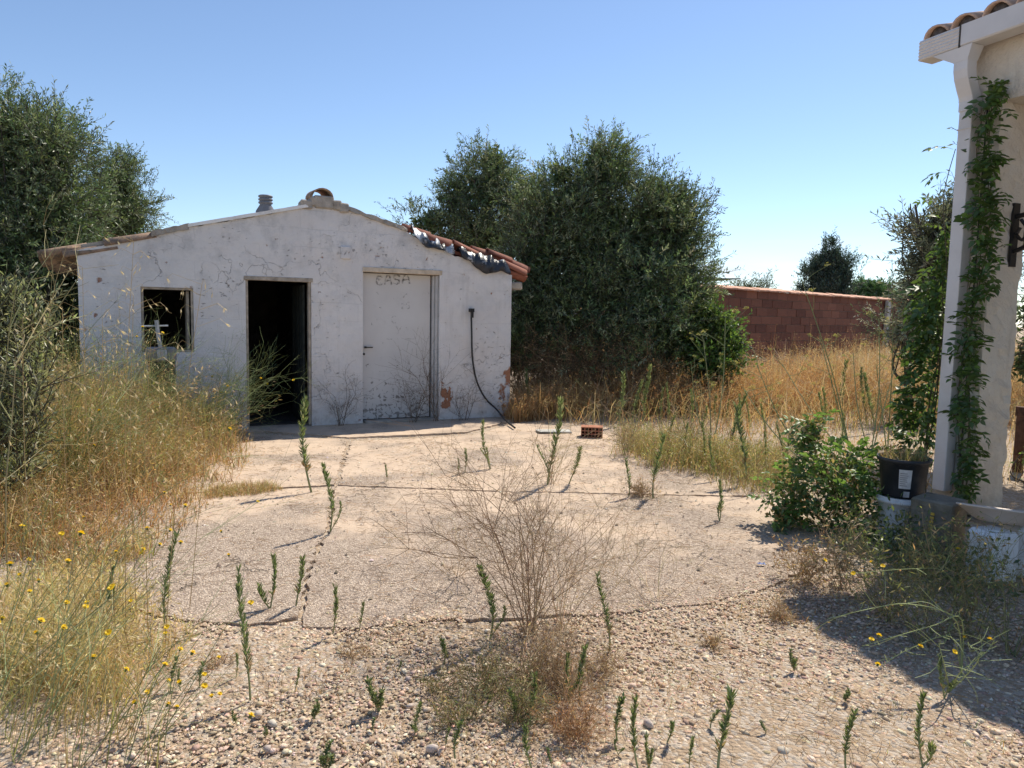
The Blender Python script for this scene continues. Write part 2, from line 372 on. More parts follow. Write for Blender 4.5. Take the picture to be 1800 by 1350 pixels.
class MB:
    """collects vertices, quads, triangles and a colour per vertex"""
    def __init__(s):
        s.v, s.q, s.t, s.c, s.n = [], [], [], [], 0
    def add(s, V, quads=None, tris=None, col=(1, 1, 1)):
        V = np.asarray(V, float).reshape(-1, 3)
        if quads is not None and len(quads): s.q.append(np.asarray(quads, int).reshape(-1, 4) + s.n)
        if tris is not None and len(tris): s.t.append(np.asarray(tris, int).reshape(-1, 3) + s.n)
        c = np.asarray(col, float)
        if c.ndim == 1: c = np.tile(c, (len(V), 1))
        s.v.append(V); s.c.append(c); s.n += len(V)
        return s
    def mesh(s, name, mat, smooth=False):
        V = np.concatenate(s.v); C = np.concatenate(s.c)
        q = np.concatenate(s.q) if s.q else np.zeros((0, 4), int)
        tr = np.concatenate(s.t) if s.t else np.zeros((0, 3), int)
        me = bpy.data.meshes.new(name)
        me.vertices.add(len(V)); me.vertices.foreach_set('co', V.astype(np.float32).ravel())
        nl = q.size + tr.size
        me.loops.add(nl)
        me.loops.foreach_set('vertex_index', np.concatenate([q.ravel(), tr.ravel()]).astype(np.int32))
        me.polygons.add(len(q) + len(tr))
        st = np.concatenate([np.arange(len(q)) * 4, q.size + np.arange(len(tr)) * 3])
        me.polygons.foreach_set('loop_start', st.astype(np.int32))
        me.polygons.foreach_set('use_smooth', np.full(len(q) + len(tr), smooth))
        at = me.color_attributes.new('tint', 'FLOAT_COLOR', 'POINT')
        at.data.foreach_set('color', np.concatenate([C, np.ones((len(C), 1))], 1).astype(np.float32).ravel())
        me.update(calc_edges=True)
        me.validate()
        me.materials.append(mat)
        return me
    def build(s, name, mat, parent=None, smooth=False):
        return link(name, s.mesh(name, mat, smooth), parent)
    # --- shapes
    def box(s, lo, hi, col=(1, 1, 1)):
        x0, y0, z0 = lo; x1, y1, z1 = hi
        V = [(x0, y0, z0), (x1, y0, z0), (x1, y1, z0), (x0, y1, z0), (x0, y0, z1), (x1, y0, z1), (x1, y1, z1), (x0, y1, z1)]
        Q = [(0, 3, 2, 1), (4, 5, 6, 7), (0, 1, 5, 4), (1, 2, 6, 5), (2, 3, 7, 6), (3, 0, 4, 7)]
        return s.add(V, Q, col=col)
    def lathe(s, prof, n=24, c=(0, 0, 0), cap=True, col=(1, 1, 1)):
        a = np.linspace(0, 2 * np.pi, n, endpoint=False)
        V = []
        for r, z in prof:
            V += [(c[0] + r * math.cos(k), c[1] + r * math.sin(k), c[2] + z) for k in a]
        Q = []
        for i in range(len(prof) - 1):
            for k in range(n):
                Q.append((i * n + k, i * n + (k + 1) % n, (i + 1) * n + (k + 1) % n, (i + 1) * n + k))
        return s.add(V, Q, col=col)
    def sticks(s, P, R, sides=3, col=(1, 1, 1)):
        """P (m,k,3) polylines, R (m,k) or scalar radii -> tubes"""
        P = np.asarray(P, float)
        if P.ndim == 2: P = P[None]
        m, k, _ = P.shape
        R = np.broadcast_to(np.asarray(R, float), (m, k)) if np.ndim(R) < 2 else np.asarray(R, float)
        T = nrm(np.gradient(P, axis=1))
        ref = np.where(np.abs(T[:, :1, 2:3]) > 0.9, np.array([1.0, 0, 0]), np.array([0, 0, 1.0]))
        ref = np.broadcast_to(ref, T.shape)
        A = nrm(np.cross(T, ref)); B = np.cross(T, A)
        ang = np.arange(sides) * 2 * np.pi / sides
        ring = P[:, :, None, :] + R[:, :, None, None] * (A[:, :, None, :] * np.cos(ang)[None, None, :, None] + B[:, :, None, :] * np.sin(ang)[None, None, :, None])
        idx = np.arange(m * k * sides).reshape(m, k, sides)
        nx = np.roll(idx, -1, axis=2)
        Q = np.stack([idx[:, :-1], nx[:, :-1], nx[:, 1:], idx[:, 1:]], -1).reshape(-1, 4)
        c = np.asarray(col, float)
        if c.ndim == 2: c = np.repeat(c, k * sides, axis=0)
        return s.add(ring.reshape(-1, 3), Q, col=c)
    def leaves(s, P, D, N, L, Wd, col, fold=0.2, mid=0.5):
        """diamond leaves: P base, D direction, N facing, length, width"""
        P, D = np.asarray(P, float), nrm(np.asarray(D, float))
        n = len(P)
        L = np.broadcast_to(L, n)[:, None]; Wd = np.broadcast_to(Wd, n)[:, None]
        S = nrm(np.cross(D, np.asarray(N, float))); NN = np.cross(S, D)
        a = P; b = P + D * L * mid + S * Wd * .5 + NN * Wd * fold
        c = P + D * L; d = P + D * L * mid - S * Wd * .5 + NN * Wd * fold
        V = np.stack([a, b, c, d], 1).reshape(-1, 3)
        cc = np.asarray(col, float)
        if cc.ndim == 2: cc = np.repeat(cc, 4, axis=0)
        return s.add(V, np.arange(n * 4).reshape(-1, 4), col=cc)
    def blades(s, P, H, lean, Wd, col, segs=3):
        """grass blades bending along `lean` (n,2)"""
        n = len(P)
        tt = np.linspace(0, 1, segs + 1)
        H = np.broadcast_to(H, n); Wd = np.broadcast_to(Wd, n)
        ln = np.concatenate([lean, np.zeros((n, 1))], 1)
        a = rng.uniform(0, np.pi, n)
        S = np.stack([np.cos(a), np.sin(a), np.zeros(n)], 1)
        V = []
        for q in tt:
            drop = 1 - 0.35 * q * q * np.minimum(1, np.linalg.norm(lean, axis=1))
            c = P + np.array([0, 0, 1.0]) * (H * q * drop)[:, None] + ln * (H * q ** 1.7)[:, None]
            w = (Wd * (1 - 0.85 * q ** 1.5) * .5)[:, None]
            V += [c - S * w, c + S * w]
        V = np.stack(V, 1)
        k = 2 * (segs + 1)
        base = (np.arange(n) * k)[:, None, None]
        Q = np.array([[2 * i, 2 * i + 1, 2 * i + 3, 2 * i + 2] for i in range(segs)])[None]
        cc = np.asarray(col, float)
        if cc.ndim == 2: cc = np.repeat(cc, k, axis=0)
        return s.add(V.reshape(-1, 3), (base + Q).reshape(-1, 4), col=cc)

def link(name, me, parent=None):
    o = bpy.data.objects.new(name, me)
    COL.objects.link(o)
    if parent is not None: o.parent = parent
    return o
def tag(o, label, cat, group=None):
    o['label'] = label; o['category'] = cat
    if group: o['group'] = group
    return o
def thing(name, label, cat, loc=(0, 0, 0), rz=0.0, group=None):
    o = bpy.data.objects.new(name, None)
    COL.objects.link(o)
    o.location = loc; o.rotation_euler = (0, 0, rz)
    return tag(o, label, cat, group)
def struct(o):
    o['kind'] = 'structure'; return o
def stuff(o, label=None, cat=None):
    o['kind'] = 'stuff'
    if label: tag(o, label, cat)
    return o
def bevel_box(name, lo, hi, mat, parent=None, bev=0.006, jit=0.0):
    bm = bmesh.new()
    bmesh.ops.create_cube(bm, size=1)
    lo, hi = Vector(lo), Vector(hi)
    for vv in bm.verts:
        vv.co = Vector([lo[i] + (vv.co[i] + .5) * (hi[i] - lo[i]) + random.uniform(-jit, jit) for i in range(3)])
    if bev: bmesh.ops.bevel(bm, geom=bm.edges[:], offset=bev, segments=1, affect='EDGES')
    me = bpy.data.meshes.new(name); bm.to_mesh(me); bm.free()
    me.materials.append(mat)
    return link(name, me, parent)
def vn(x, y, sc=1.0, seed=0.0):
    """cheap smooth noise, about -1..1"""
    x = x * sc + seed; y = y * sc + seed * 1.7
    return (np.sin(x * 1.3 + 1.1 * np.sin(y * 0.9 + seed)) + np.sin(y * 1.7 + 1.3 * np.sin(x * 1.1)) + np.sin((x + y) * 2.3 + 0.7 * seed) * .5) / 2.5
def inpoly(x, y, poly):
    ins = np.zeros(len(x), bool)
    p = np.asarray(poly, float)
    j = len(p) - 1
    for i in range(len(p)):
        xi, yi = p[i]; xj, yj = p[j]
        c = ((yi > y) != (yj > y)) & (x < (xj - xi) * (y - yi) / (yj - yi + 1e-12) + xi)
        ins ^= c; j = i
    return ins
def scatter(poly, n):
    p = np.asarray(poly, float)
    lo, hi = p.min(0), p.max(0)
    out = np.zeros((0, 2))
    while len(out) < n:
        c = rng.uniform(lo, hi, (n * 2, 2))
        out = np.concatenate([out, c[inpoly(c[:, 0], c[:, 1], p)]])
    return out[:n]
def pal(cols, n, jit=0.18):
    cols = np.asarray(cols, float)
    c = cols[rng.integers(0, len(cols), n)]
    return np.clip(c * (1 + rng.normal(0, jit, (n, 1))) * (1 + rng.normal(0, jit * .3, (n, 3))), 0.004, 0.95)
def rdir(n):
    return nrm(rng.normal(size=(n, 3)))

# ------------------------------------------------------------------ ground and yard slabs
GZ = -0.014
mb = MB()
gx = np.concatenate([[-600, -150, -40], np.linspace(-14, 14, 57), [40, 150, 600]])
gy = np.concatenate([[-600, -100, -20], np.linspace(-2, 26, 57), [60, 200, 900]])
X, Y = np.meshgrid(gx, gy)
Z = GZ + 0.012 * vn(X, Y, 1.7)
V = np.stack([X, Y, Z], -1).reshape(-1, 3)
ii = np.arange(len(V)).reshape(X.shape)
mb.add(V, np.stack([ii[:-1, :-1], ii[:-1, 1:], ii[1:, 1:], ii[1:, :-1]], -1).reshape(-1, 4))
struct(mb.build('ground', M_SOIL, smooth=True))

yard = bpy.data.objects.new('concrete_yard', None)
COL.objects.link(yard)
yard['kind'] = 'structure'
def rough_edge(pts, step=0.045, amp=0.012):
    out = []
    for i in range(len(pts)):
        a, b = np.array(pts[i]), np.array(pts[(i + 1) % len(pts)])
        L = np.linalg.norm(b - a); k = max(1, int(L / step))
        nv = np.array([-(b - a)[1], (b - a)[0]]) / max(L, 1e-6)
        for q in range(k):
            w = amp * (rng.normal() * .9)
            out.append(a + (b - a) * q / k + nv * (w if q else 0))
    return out
def slab(pxs, tilt=(0, 0), dz=0.0):
    pts = rough_edge([G2(*p) for p in pxs])
    bm = bmesh.new()
    c = np.mean(pts, 0)
    z = lambda p: dz + (p[0] - c[0]) * tilt[0] + (p[1] - c[1]) * tilt[1]
    top = [bm.verts.new((p[0], p[1], z(p))) for p in pts]
    bot = [bm.verts.new((p[0] + (c[0] - p[0]) * .004, p[1] + (c[1] - p[1]) * .004, -0.12)) for p in pts]
    f = bm.faces.new(top)
    n = len(top)
    for i in range(n):
        bm.faces.new((top[i], bot[i], bot[(i + 1) % n], top[(i + 1) % n]))
    bmesh.ops.recalc_face_normals(bm, faces=bm.faces[:])
    bmesh.ops.triangulate(bm, faces=[f])
    me = bpy.data.meshes.new('slab'); bm.to_mesh(me); bm.free()
    me.materials.append(M_YARD)
    return link('slab', me, yard)
slab([(120, 868), (330, 866), (470, 858), (588, 852), (610, 775), (470, 764), (300, 772), (100, 790)], (0, 0.001), 0.003)
slab([(596, 852), (860, 862), (1120, 868), (1338, 872), (1255, 836), (1100, 793), (1075, 752), (905, 744), (830, 765), (618, 776)], (0, 0), 0.0)
slab([(90, 1010), (210, 1062), (330, 1090), (440, 1098), (524, 1086), (540, 1000), (573, 932), (586, 856), (470, 861), (330, 869), (150, 876)], (0.0005, 0), 0.003)
slab([(532, 1100), (640, 1104), (760, 1086), (900, 1085), (1090, 1074), (1260, 1056), (1330, 1038), (1420, 1000), (1460, 960), (1420, 905), (1342, 874), (1120, 869.6), (860, 863.6), (590, 853.6), (578, 934), (545, 1002)], (0, 0), -0.002)
slab([(300, 766), (470, 759), (612, 770), (822, 760), (905, 738), (850, 728), (640, 740), (440, 745), (300, 750)], (0, 0), 0.008)

def pebbles(xy, size, cols, zoff=0.0, flat=0.55, m=None, tiny=False):
    """irregular low-poly stones"""
    bm = bmesh.new(); bmesh.ops.create_icosphere(bm, subdivisions=1, radius=1)
    bm.verts.ensure_lookup_table()
    bv = np.array([v.co[:] for v in bm.verts]); bf = np.array([[v.index for v in f.verts] for f in bm.faces]); bm.free()
    if tiny:
        bv = np.array([(1, 0, -.4), (0, 1, -.4), (-1, 0, -.4), (0, -1, -.4), (0, 0, 1.)]); bf = np.array([(0, 1, 4), (1, 2, 4), (2, 3, 4), (3, 0, 4)])
    n = len(xy)
    a = rng.uniform(0, 2 * np.pi, n)
    sx = size * rng.uniform(.75, 1.35, n); sy = size * rng.uniform(.6, 1.0, n); sz = size * flat * rng.uniform(.6, 1.2, n)
    V = bv[None] * (1 + rng.normal(0, .13, (n, len(bv), 1)))
    V = V * np.stack([sx, sy, sz], 1)[:, None]
    V = np.stack([V[..., 0] * np.cos(a)[:, None] - V[..., 1] * np.sin(a)[:, None], V[..., 0] * np.sin(a)[:, None] + V[..., 1] * np.cos(a)[:, None], V[..., 2]], -1)
    V[..., 0] += xy[:, 0, None]; V[..., 1] += xy[:, 1, None]; V[..., 2] += (zoff + sz * .35)[:, None]
    m = m or MB()
    T = (bf[None] + (np.arange(n) * len(bv))[:, None, None]).reshape(-1, 3)
    m.add(V.reshape(-1, 3), None, T, np.repeat(cols, len(bv), axis=0))
    return m
STONE = [(0.66, 0.52, 0.38), (0.76, 0.64, 0.50), (0.58, 0.43, 0.30), (0.50, 0.36, 0.25), (0.62, 0.46, 0.32), (0.42, 0.31, 0.22), (0.72, 0.58, 0.43), (0.56, 0.38, 0.27)]
gpoly = [G2(-150, 1350), G2(120, 1120), G2(330, 1095), G2(530, 1090), G2(650, 1106), G2(900, 1088), G2(1100, 1076), G2(1290, 1056), G2(1440, 1010), G2(1640, 1000), G2(1900, 1090), G2(2000, 1350), (1.9, 1.7), (-1.9, 1.7)]
xy = scatter(gpoly, 52000)
keep = vn(xy[:, 0], xy[:, 1], 3.1) + .7 * vn(xy[:, 0], xy[:, 1], 9.0, 5) + rng.normal(0, .4, len(xy)) > -0.85
xy = xy[keep]
sz = np.clip(rng.lognormal(math.log(0.0042), 0.58, len(xy)), .0022, .018)
big_ = sz > .008
mg = pebbles(xy[big_], sz[big_], pal(STONE, big_.sum(), .16), GZ + 0.002)
mg = pebbles(xy[~big_], sz[~big_] * 1.25, pal(STONE, (~big_).sum(), .2), GZ + 0.003, .6, mg, True)
stuff(mg.build('gravel', M_PEB, smooth=True), 'loose pale gravel spread over the foreground soil', 'gravel')
xy = scatter([G2(100, 1030), G2(330, 880), G2(600, 780), G2(1060, 770), G2(1330, 880), G2(1420, 990), G2(1300, 1040), G2(530, 1085)], 2600)
sz = np.clip(rng.lognormal(math.log(0.0055), 0.45, len(xy)), .003, .016)
stuff(pebbles(xy, sz, pal([(0.3, 0.24, 0.19), (0.5, 0.42, 0.34), (0.16, 0.12, 0.09), (0.62, 0.55, 0.46)], len(xy), .2), 0.004, .6, None, True).build('grit', M_PEB, smooth=True), 'scattered grit lying on the concrete slabs', 'grit')
eb = np.array([G2(*p) for p in [(200, 1062), (330, 1094), (440, 1100), (530, 1092), (640, 1104), (760, 1086), (900, 1085), (1090, 1074), (1260, 1056), (1330, 1038), (1420, 1000), (1470, 960)]])
kk = rng.uniform(0, len(eb) - 1, 4200); xy = np.stack([np.interp(kk, range(len(eb)), eb[:, i]) for i in (0, 1)], 1) + rng.normal(0, .07, (4200, 2)) * [1, 1.0]
xy = xy[vn(xy[:, 0], xy[:, 1], 4.3, 4) > -.35]
sz = np.clip(rng.lognormal(math.log(0.005), 0.45, len(xy)), .003, .014)
stuff(pebbles(xy, sz, pal(STONE, len(xy), .18), 0.0, .6, None, True).build('gravel', M_PEB, smooth=True), 'gravel spilled along the broken front edge of the slab', 'gravel')
STONES = [(760, 1316, .024, 'larger dark-sided stone in the gravel below the dry weed clump'), (1140, 1272, .022, 'pale loose stone in the gravel left of the shade tip'), (1378, 1318, .026, 'whitish angular stone in the bottom right gravel'),
          (455, 1255, .022, 'pale round stone beside the tall weed in the left gravel'), (478, 1270, .019, 'smaller pale stone just right of its twin in left gravel'), (470, 1316, .02, 'pale stone near the bottom edge left of centre'), (720, 1240, .015, 'dark small stone left of the dry weed clump')]
for px, py, r, lab in STONES:
    g = G(px, py)
    m = pebbles(np.zeros((1, 2)), np.array([r]), pal([(0.58, 0.51, 0.44)], 1, .1), 0, .8)
    o = m.build('stone', M_PEB, smooth=True); o.location = (g[0], g[1], GZ + .006)
    tag(o, lab, 'stone', 'larger stones in the gravel')

# ------------------------------------------------------------------ the shed
TH = math.atan(0.5)
SO = np.array([-4.956, 8.467, 0.0])
SW = np.array([math.cos(TH), math.sin(TH), 0]); SN = np.array([-SW[1], SW[0], 0])
def S(px, py, yl=0.0):
    d = ray(px, py); p0 = SO + SN * yl
    q = CAM + d * ((SN @ (p0 - CAM)) / (SN @ d))
    return float((q - SO) @ SW), float(q[2])
shed = thing('shed', 'old whitewashed shed with low gable, window hole, dark doorway and white door', 'shed', SO, TH)
LEN = 5.505; DEP = 4.6; TK = 0.2
PROF = [(0.0, 2.135)] + [S(*p) for p in [(200, 427), (270, 413), (330, 400), (440, 382), (540, 364), (556, 354), (590, 356), (640, 376), (710, 405), (750, 428), (800, 450), (850, 463), (880, 471)]] + [(5.46, 2.10), (5.505, 1.98)]
PS = np.array([p[0] for p in PROF]); PZ = np.array([p[1] for p in PROF])
OPEN = [(0.635, 1.205, 0.98, 1.755), (1.805, 2.61, -1, 1.925), (3.29, 4.38, -1, 2.095)]
def grid_wall(x0, x1, topf, openings, y0, y1, step=0.05, amp=0.006, seed=0):
    xs = set(np.round(np.arange(x0, x1, step), 4)) | {x1}
    zs = set(np.round(np.arange(0, 1.0, step), 4)) | {1.0}
    for a, b, c, d in openings: xs |= {a, b}
    xs = np.array(sorted(xs))
    keepx = [0]
    special = {a for o in openings for a in o[:2]} | {x0, x1}
    for i in range(1, len(xs)):
        if xs[i] - xs[keepx[-1]] < 0.018:
            if xs[i] in special: keepx[-1] = i if xs[keepx[-1]] not in special else keepx[-1]
            if xs[i] in special and keepx[-1] != i: keepx.append(i)
            continue
        keepx.append(i)
    xs = xs[keepx]
    zsp = sorted({round(c, 4) for o in openings for c in o[2:] if c > 0})
    zmin = min(float(topf(x)) for x in (x0, x1)) - 0.1
    zl = sorted(set(np.round(np.arange(0, zmin, step), 4)) | set(zsp) | {round(zmin, 4)})
    zl2 = [zl[0]]
    for z in zl[1:]:
        if z - zl2[-1] < 0.015:
            if z in zsp: zl2[-1] = z
            continue
        zl2.append(z)
    zl = np.array(zl2); nt = 8
    V = []; nz_ = len(zl) + nt
    for x in xs:
        tz = float(topf(x)); col_ = list(zl) + list(zl[-1] + (tz - zl[-1]) * np.arange(1, nt + 1) / nt)
        V.append([(x, z) for z in col_])
    V = np.array(V)
    dn = amp * (vn(V[..., 0], V[..., 1], 3.0, seed) + .6 * vn(V[..., 0], V[..., 1], 9.0, seed + 2))
    front = np.stack([V[..., 0], y0 + dn, V[..., 1]], -1); back = np.stack([V[..., 0], np.full(V.shape[:2], y1), V[..., 1]], -1)
    m = MB()
    nx, nzz = V.shape[:2]
    idx = np.arange(nx * nzz).reshape(nx, nzz); N0 = nx * nzz
    solid = np.ones((nx - 1, nzz - 1), bool)
    for i in range(nx - 1):
        cx = (xs[i] + xs[i + 1]) / 2
        for j in range(nzz - 1):
            cz = (V[i, j, 1] + V[i + 1, j + 1, 1]) / 2
            for a, b, c, d in openings:
                if a < cx < b and c < cz < d: solid[i, j] = False
    Q = []
    for i in range(nx - 1):
        for j in range(nzz - 1):
            if not solid[i, j]: continue
            a, b, c, d = idx[i, j], idx[i + 1, j], idx[i + 1, j + 1], idx[i, j + 1]
            Q.append((a, b, c, d)); Q.append((N0 + a, N0 + d, N0 + c, N0 + b))
            if i == 0 or not solid[i - 1, j]: Q.append((a, d, N0 + d, N0 + a))
            if i == nx - 2 or not solid[i + 1, j]: Q.append((b, N0 + b, N0 + c, c))
            if j == 0 or not solid[i, j - 1]: Q.append((a, N0 + a, N0 + b, b))
            if j == nzz - 2 or not solid[i, j + 1]: Q.append((d, c, N0 + c, N0 + d))
    m.add(np.concatenate([front.reshape(-1, 3), back.reshape(-1, 3)]), Q)
    return m
topf = lambda x: np.interp(x, PS, PZ) + 0.006 * math.sin(x * 23) + 0.004 * math.sin(x * 61 + 1)
grid_wall(0, LEN, topf, OPEN, 0.0, TK).build('wall', M_SHED, shed, smooth=False)
m = MB(); m.box((0.004, TK + .002, 0), (TK, DEP - TK, 2.12)); m.build('wall', M_SHED, shed)
m = MB(); m.box((LEN - TK, TK + .002, 0), (LEN - .02, DEP - TK, 2.02)); m.build('wall', M_SHED, shed)
grid_wall(0, LEN, topf, [], DEP - TK + .002, DEP, 0.3, 0.003).build('wall', M_SHED, shed)
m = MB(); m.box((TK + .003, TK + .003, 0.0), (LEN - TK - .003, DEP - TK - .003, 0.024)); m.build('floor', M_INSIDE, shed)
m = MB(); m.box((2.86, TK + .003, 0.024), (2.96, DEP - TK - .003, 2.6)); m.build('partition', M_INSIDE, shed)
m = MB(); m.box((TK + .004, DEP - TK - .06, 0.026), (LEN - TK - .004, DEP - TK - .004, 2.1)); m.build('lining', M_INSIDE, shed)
# roof decks
PKX = 2.78; PKZ = 2.885
for sx, x0, z0 in ((1, -0.33, 2.075), (-1, LEN + 0.20, 2.06)):
    m = MB()
    y0, y1 = (0.06, DEP + .15)
    V = [(x0, y0, z0), (PKX, y0, PKZ - 0.03), (PKX, y1, PKZ - .03), (x0, y1, z0)]
    V += [(a, b, c + 0.045) for a, b, c in V]
    m.add(V, [(0, 3, 2, 1), (4, 5, 6, 7), (0, 1, 5, 4), (1, 2, 6, 5), (2, 3, 7, 6), (3, 0, 4, 7)])
    m.build('roof_deck', M_CEMENT if sx > 0 else M_TILE_RED, shed)
def barrel(L=0.48, r0=0.10, r1=0.085, th=0.014, n=10, arc=math.pi):
    """half-round tile along +x (wide end at x=0), convex up"""
    m = MB(); a = np.linspace((math.pi - arc) / 2, (math.pi + arc) / 2, n)
    ks = np.linspace(0, 1, 4); V = []
    for rr in (0, th):
        for k in ks:
            r = r0 + (r1 - r0) * k - rr
            V += [(k * L, r * math.cos(q), r * math.sin(q) * .92) for q in a]
    V = np.array(V); nk = len(ks); N = nk * n; Q = []
    for i in range(nk - 1):
        for j in range(n - 1):
            b = i * n + j
            Q += [(b, b + 1, b + n + 1, b + n), (N + b, N + b + n, N + b + n + 1, N + b + 1)]
    for j in range(n - 1):
        Q += [(j, N + j, N + j + 1, j + 1), ((nk - 1) * n + j, (nk - 1) * n + j + 1, N + (nk - 1) * n + j + 1, N + (nk - 1) * n + j)]
    for i in range(nk - 1):
        Q += [(i * n, (i + 1) * n, N + (i + 1) * n, N + i * n), (i * n + n - 1, N + i * n + n - 1, N + (i + 1) * n + n - 1, (i + 1) * n + n - 1)]
    return m.add(V, Q)
BAR = barrel().mesh('barrel_tile', M_TILE_OLD, True)
BARR = barrel(0.42, 0.105, 0.09).mesh('barrel_tile_red', M_TILE_RED, True)
def put(me, name, parent, loc, rot, sc=(1, 1, 1)):
    o = link(name, me, parent); o.location = loc; o.rotation_euler = rot; o.scale = sc; return o
sl = math.atan2(0.745, 2.78)
# verge tiles climbing the left gable edge: wide end downslope, upper tile laps the lower one
def verge(px, py, L, dz=0.0, roll=0.0, sc=1.0, tilt=0.0):
    s_, z_ = S(px, py, 0.03)
    return put(BAR, 'verge_tile', shed, (s_, 0.075, z_ + dz), (roll, -sl + tilt, 0), (L / .48, sc, sc))
verge(112, 444, .56, -0.055, 0.05, .95, 0.03)
verge(184, 428, .56, -0.035, -0.03, 1.0, 0.02)
put(BAR, 'eave_tile', shed, (-0.36, 0.24, 2.05), (0.1, -sl, 0.05))
for k in range(1, 9):
    put(BAR, 'eave_tile', shed, (-0.36, 0.24 + k * .5, 2.05 + random.uniform(-.01, .01)), (0, -sl, random.uniform(-.04, .04)))
    put(BAR, 'pan_tile', shed, (-0.40, -0.01 + k * .5, 2.04 + random.uniform(-.01, .01)), (math.pi, -sl, random.uniform(-.04, .04)))
put(BAR, 'pan_tile', shed, (-0.39, 0.10, 2.09), (math.pi - .2, -sl + .04, 0.1), (0.9, 1.15, 1))
# cement fillet and white strip on the left verge
def strip(p0, p1, wd, h0, h1, mat, name, ylo=-0.03, yhi=0.13, jag=0.0, n=14):
    a, b = S(*p0), S(*p1); m = MB(); V = []; Q = []
    for i in range(n + 1):
        k = i / n; x = a[0] + (b[0] - a[0]) * k; z = a[1] + (b[1] - a[1]) * k
        j = [random.uniform(-jag, jag) for _ in range(4)]
        V += [(x, ylo + j[0], z + h0 + j[1]), (x, yhi, z + h0), (x, yhi, z + h1), (x, ylo + j[2], z + h1 + j[3])]
        if i:
            b0 = (i - 1) * 4
            for q in range(4): Q.append((b0 + q, b0 + (q + 1) % 4, b0 + 4 + (q + 1) % 4, b0 + 4 + q))
    Q += [(3, 2, 1, 0), (n * 4, n * 4 + 1, n * 4 + 2, n * 4 + 3)]
    m.add(V, Q)
    return m.build(name, mat, shed)
strip((266, 413), (332, 400), 0, -0.02, 0.045, M_CEMENT, 'cement_fillet', jag=.008)
strip((330, 399), (541, 364), 0, -0.004, 0.036, M_BARGE, 'verge_strip', -0.035, 0.12, 0.0015)
strip((585, 358), (715, 405), 0, -0.02, 0.03, M_CEMENT, 'cement_fillet', jag=.012)
# ridge: mortar steps and a tilted half-round tile
for a, b, c, d in ((528, 548, 362, 353), (545, 562, 358, 348), (552, 586, 362, 346), (584, 600, 366, 354), (596, 612, 370, 358)):
    p, q = S(a, c, .02), S(b, d, .02)
    bevel_box('ridge_mortar', (p[0], -0.03 + random.uniform(-.01, .01), p[1] - .03), (q[0], 0.22, q[1]), M_CEMENT, shed, 0.015, 0.008)
c0 = S(566, 352)
for k in range(8):
    o = put(BAR, 'ridge_tile', shed, (c0[0], -0.02 + k * .44, c0[1] - .02 + (0.05 if k == 0 else 0)), (0.0, 0.1 if k == 0 else 0.0, math.pi / 2 + random.uniform(-.04, .04)), (1, 1.45, 1.35))
    if k == 0: o.rotation_euler = (-0.15, -0.1, math.pi / 2)
v0 = S(467, 372, 0.9)
m = MB()
pr = [(0.13, -.15), (0.13, 0.0), (0.075, 0.09)]
for k in range(3): pr += [(.078, .10 + k * .042), (.095, .108 + k * .042), (.095, .125 + k * .042), (.078, .135 + k * .042)]
pr += [(0.0, .23)]
m.lathe(pr, 18); o = m.build('roof_vent', M_GREYPLASTIC, shed, True); o.location = (v0[0], 0.9, v0[1])
# red tiles on the right verge
for px, py, L, rl, yo in ((728, 414, .40, .1, .12), (765, 428, .42, -.1, .08), (812, 448, .42, .05, .10), (850, 452, .46, -.3, .32), (872, 458, .42, .15, .30), (898, 480, .42, 0.0, .10), (902, 474, .40, .1, .34), (905, 474, .42, 0, .58)):
    s_, z_ = S(px, py, yo)
    o = put(BARR, 'roof_tile', shed, (s_ + L * .5, yo, z_ - .03), (rl + random.uniform(-.25, .25), -sl * 1.12 + random.uniform(-.10, .08), math.pi + random.uniform(-.12, .12)), (L / .42, 1, 1))
for k in range(2, 9):
    put(BARR, 'roof_tile', shed, (LEN + .24, 0.34 + k * .48, 2.07), (0, -sl, math.pi + random.uniform(-.04, .04)))
for k in range(0, 8):
    put(BARR, 'pan_tile', shed, (LEN + .27, 0.12 + k * .48, 2.09), (math.pi, -sl, math.pi + random.uniform(-.04, .04)))
a = S(897, 506, .1)
bevel_box('eave_chunk', (5.44, 0.06, a[1] - .015), (5.72, 0.42, a[1] + .085), M_CEMENT, shed, 0.02, 0.015)
# window: frame, sill, far shutter leaf
x0, x1, z0, z1 = OPEN[0]
def frame(parent, x0, x1, z0, z1, w, y0, y1, mat, name, bottom=True):
    bevel_box(name, (x0, y0, z1 - w), (x1, y1, z1 - .001), mat, parent, .003)
    bevel_box(name, (x0 + .001, y0 + .002, z0), (x0 + w, y1 - .002, z1 - w - .001), mat, parent, .003)
    bevel_box(name, (x1 - w, y0 + .002, z0), (x1 - .001, y1 - .002, z1 - w - .001), mat, parent, .003)
    if bottom: bevel_box(name, (x0 + w + .001, y0, z0 + .001), (x1 - w - .001, y1, z0 + w), mat, parent, .003)
frame(shed, x0, x1, z0, z1, 0.028, 0.015, 0.075, M_WOOD_OLD, 'window_frame')
m = MB(); m.box((x1 - .075, .08, z0 + .03), (x1 - .045, .5, z1 - .04)); m.build('window_shutter', M_WOOD_OLD, shed)
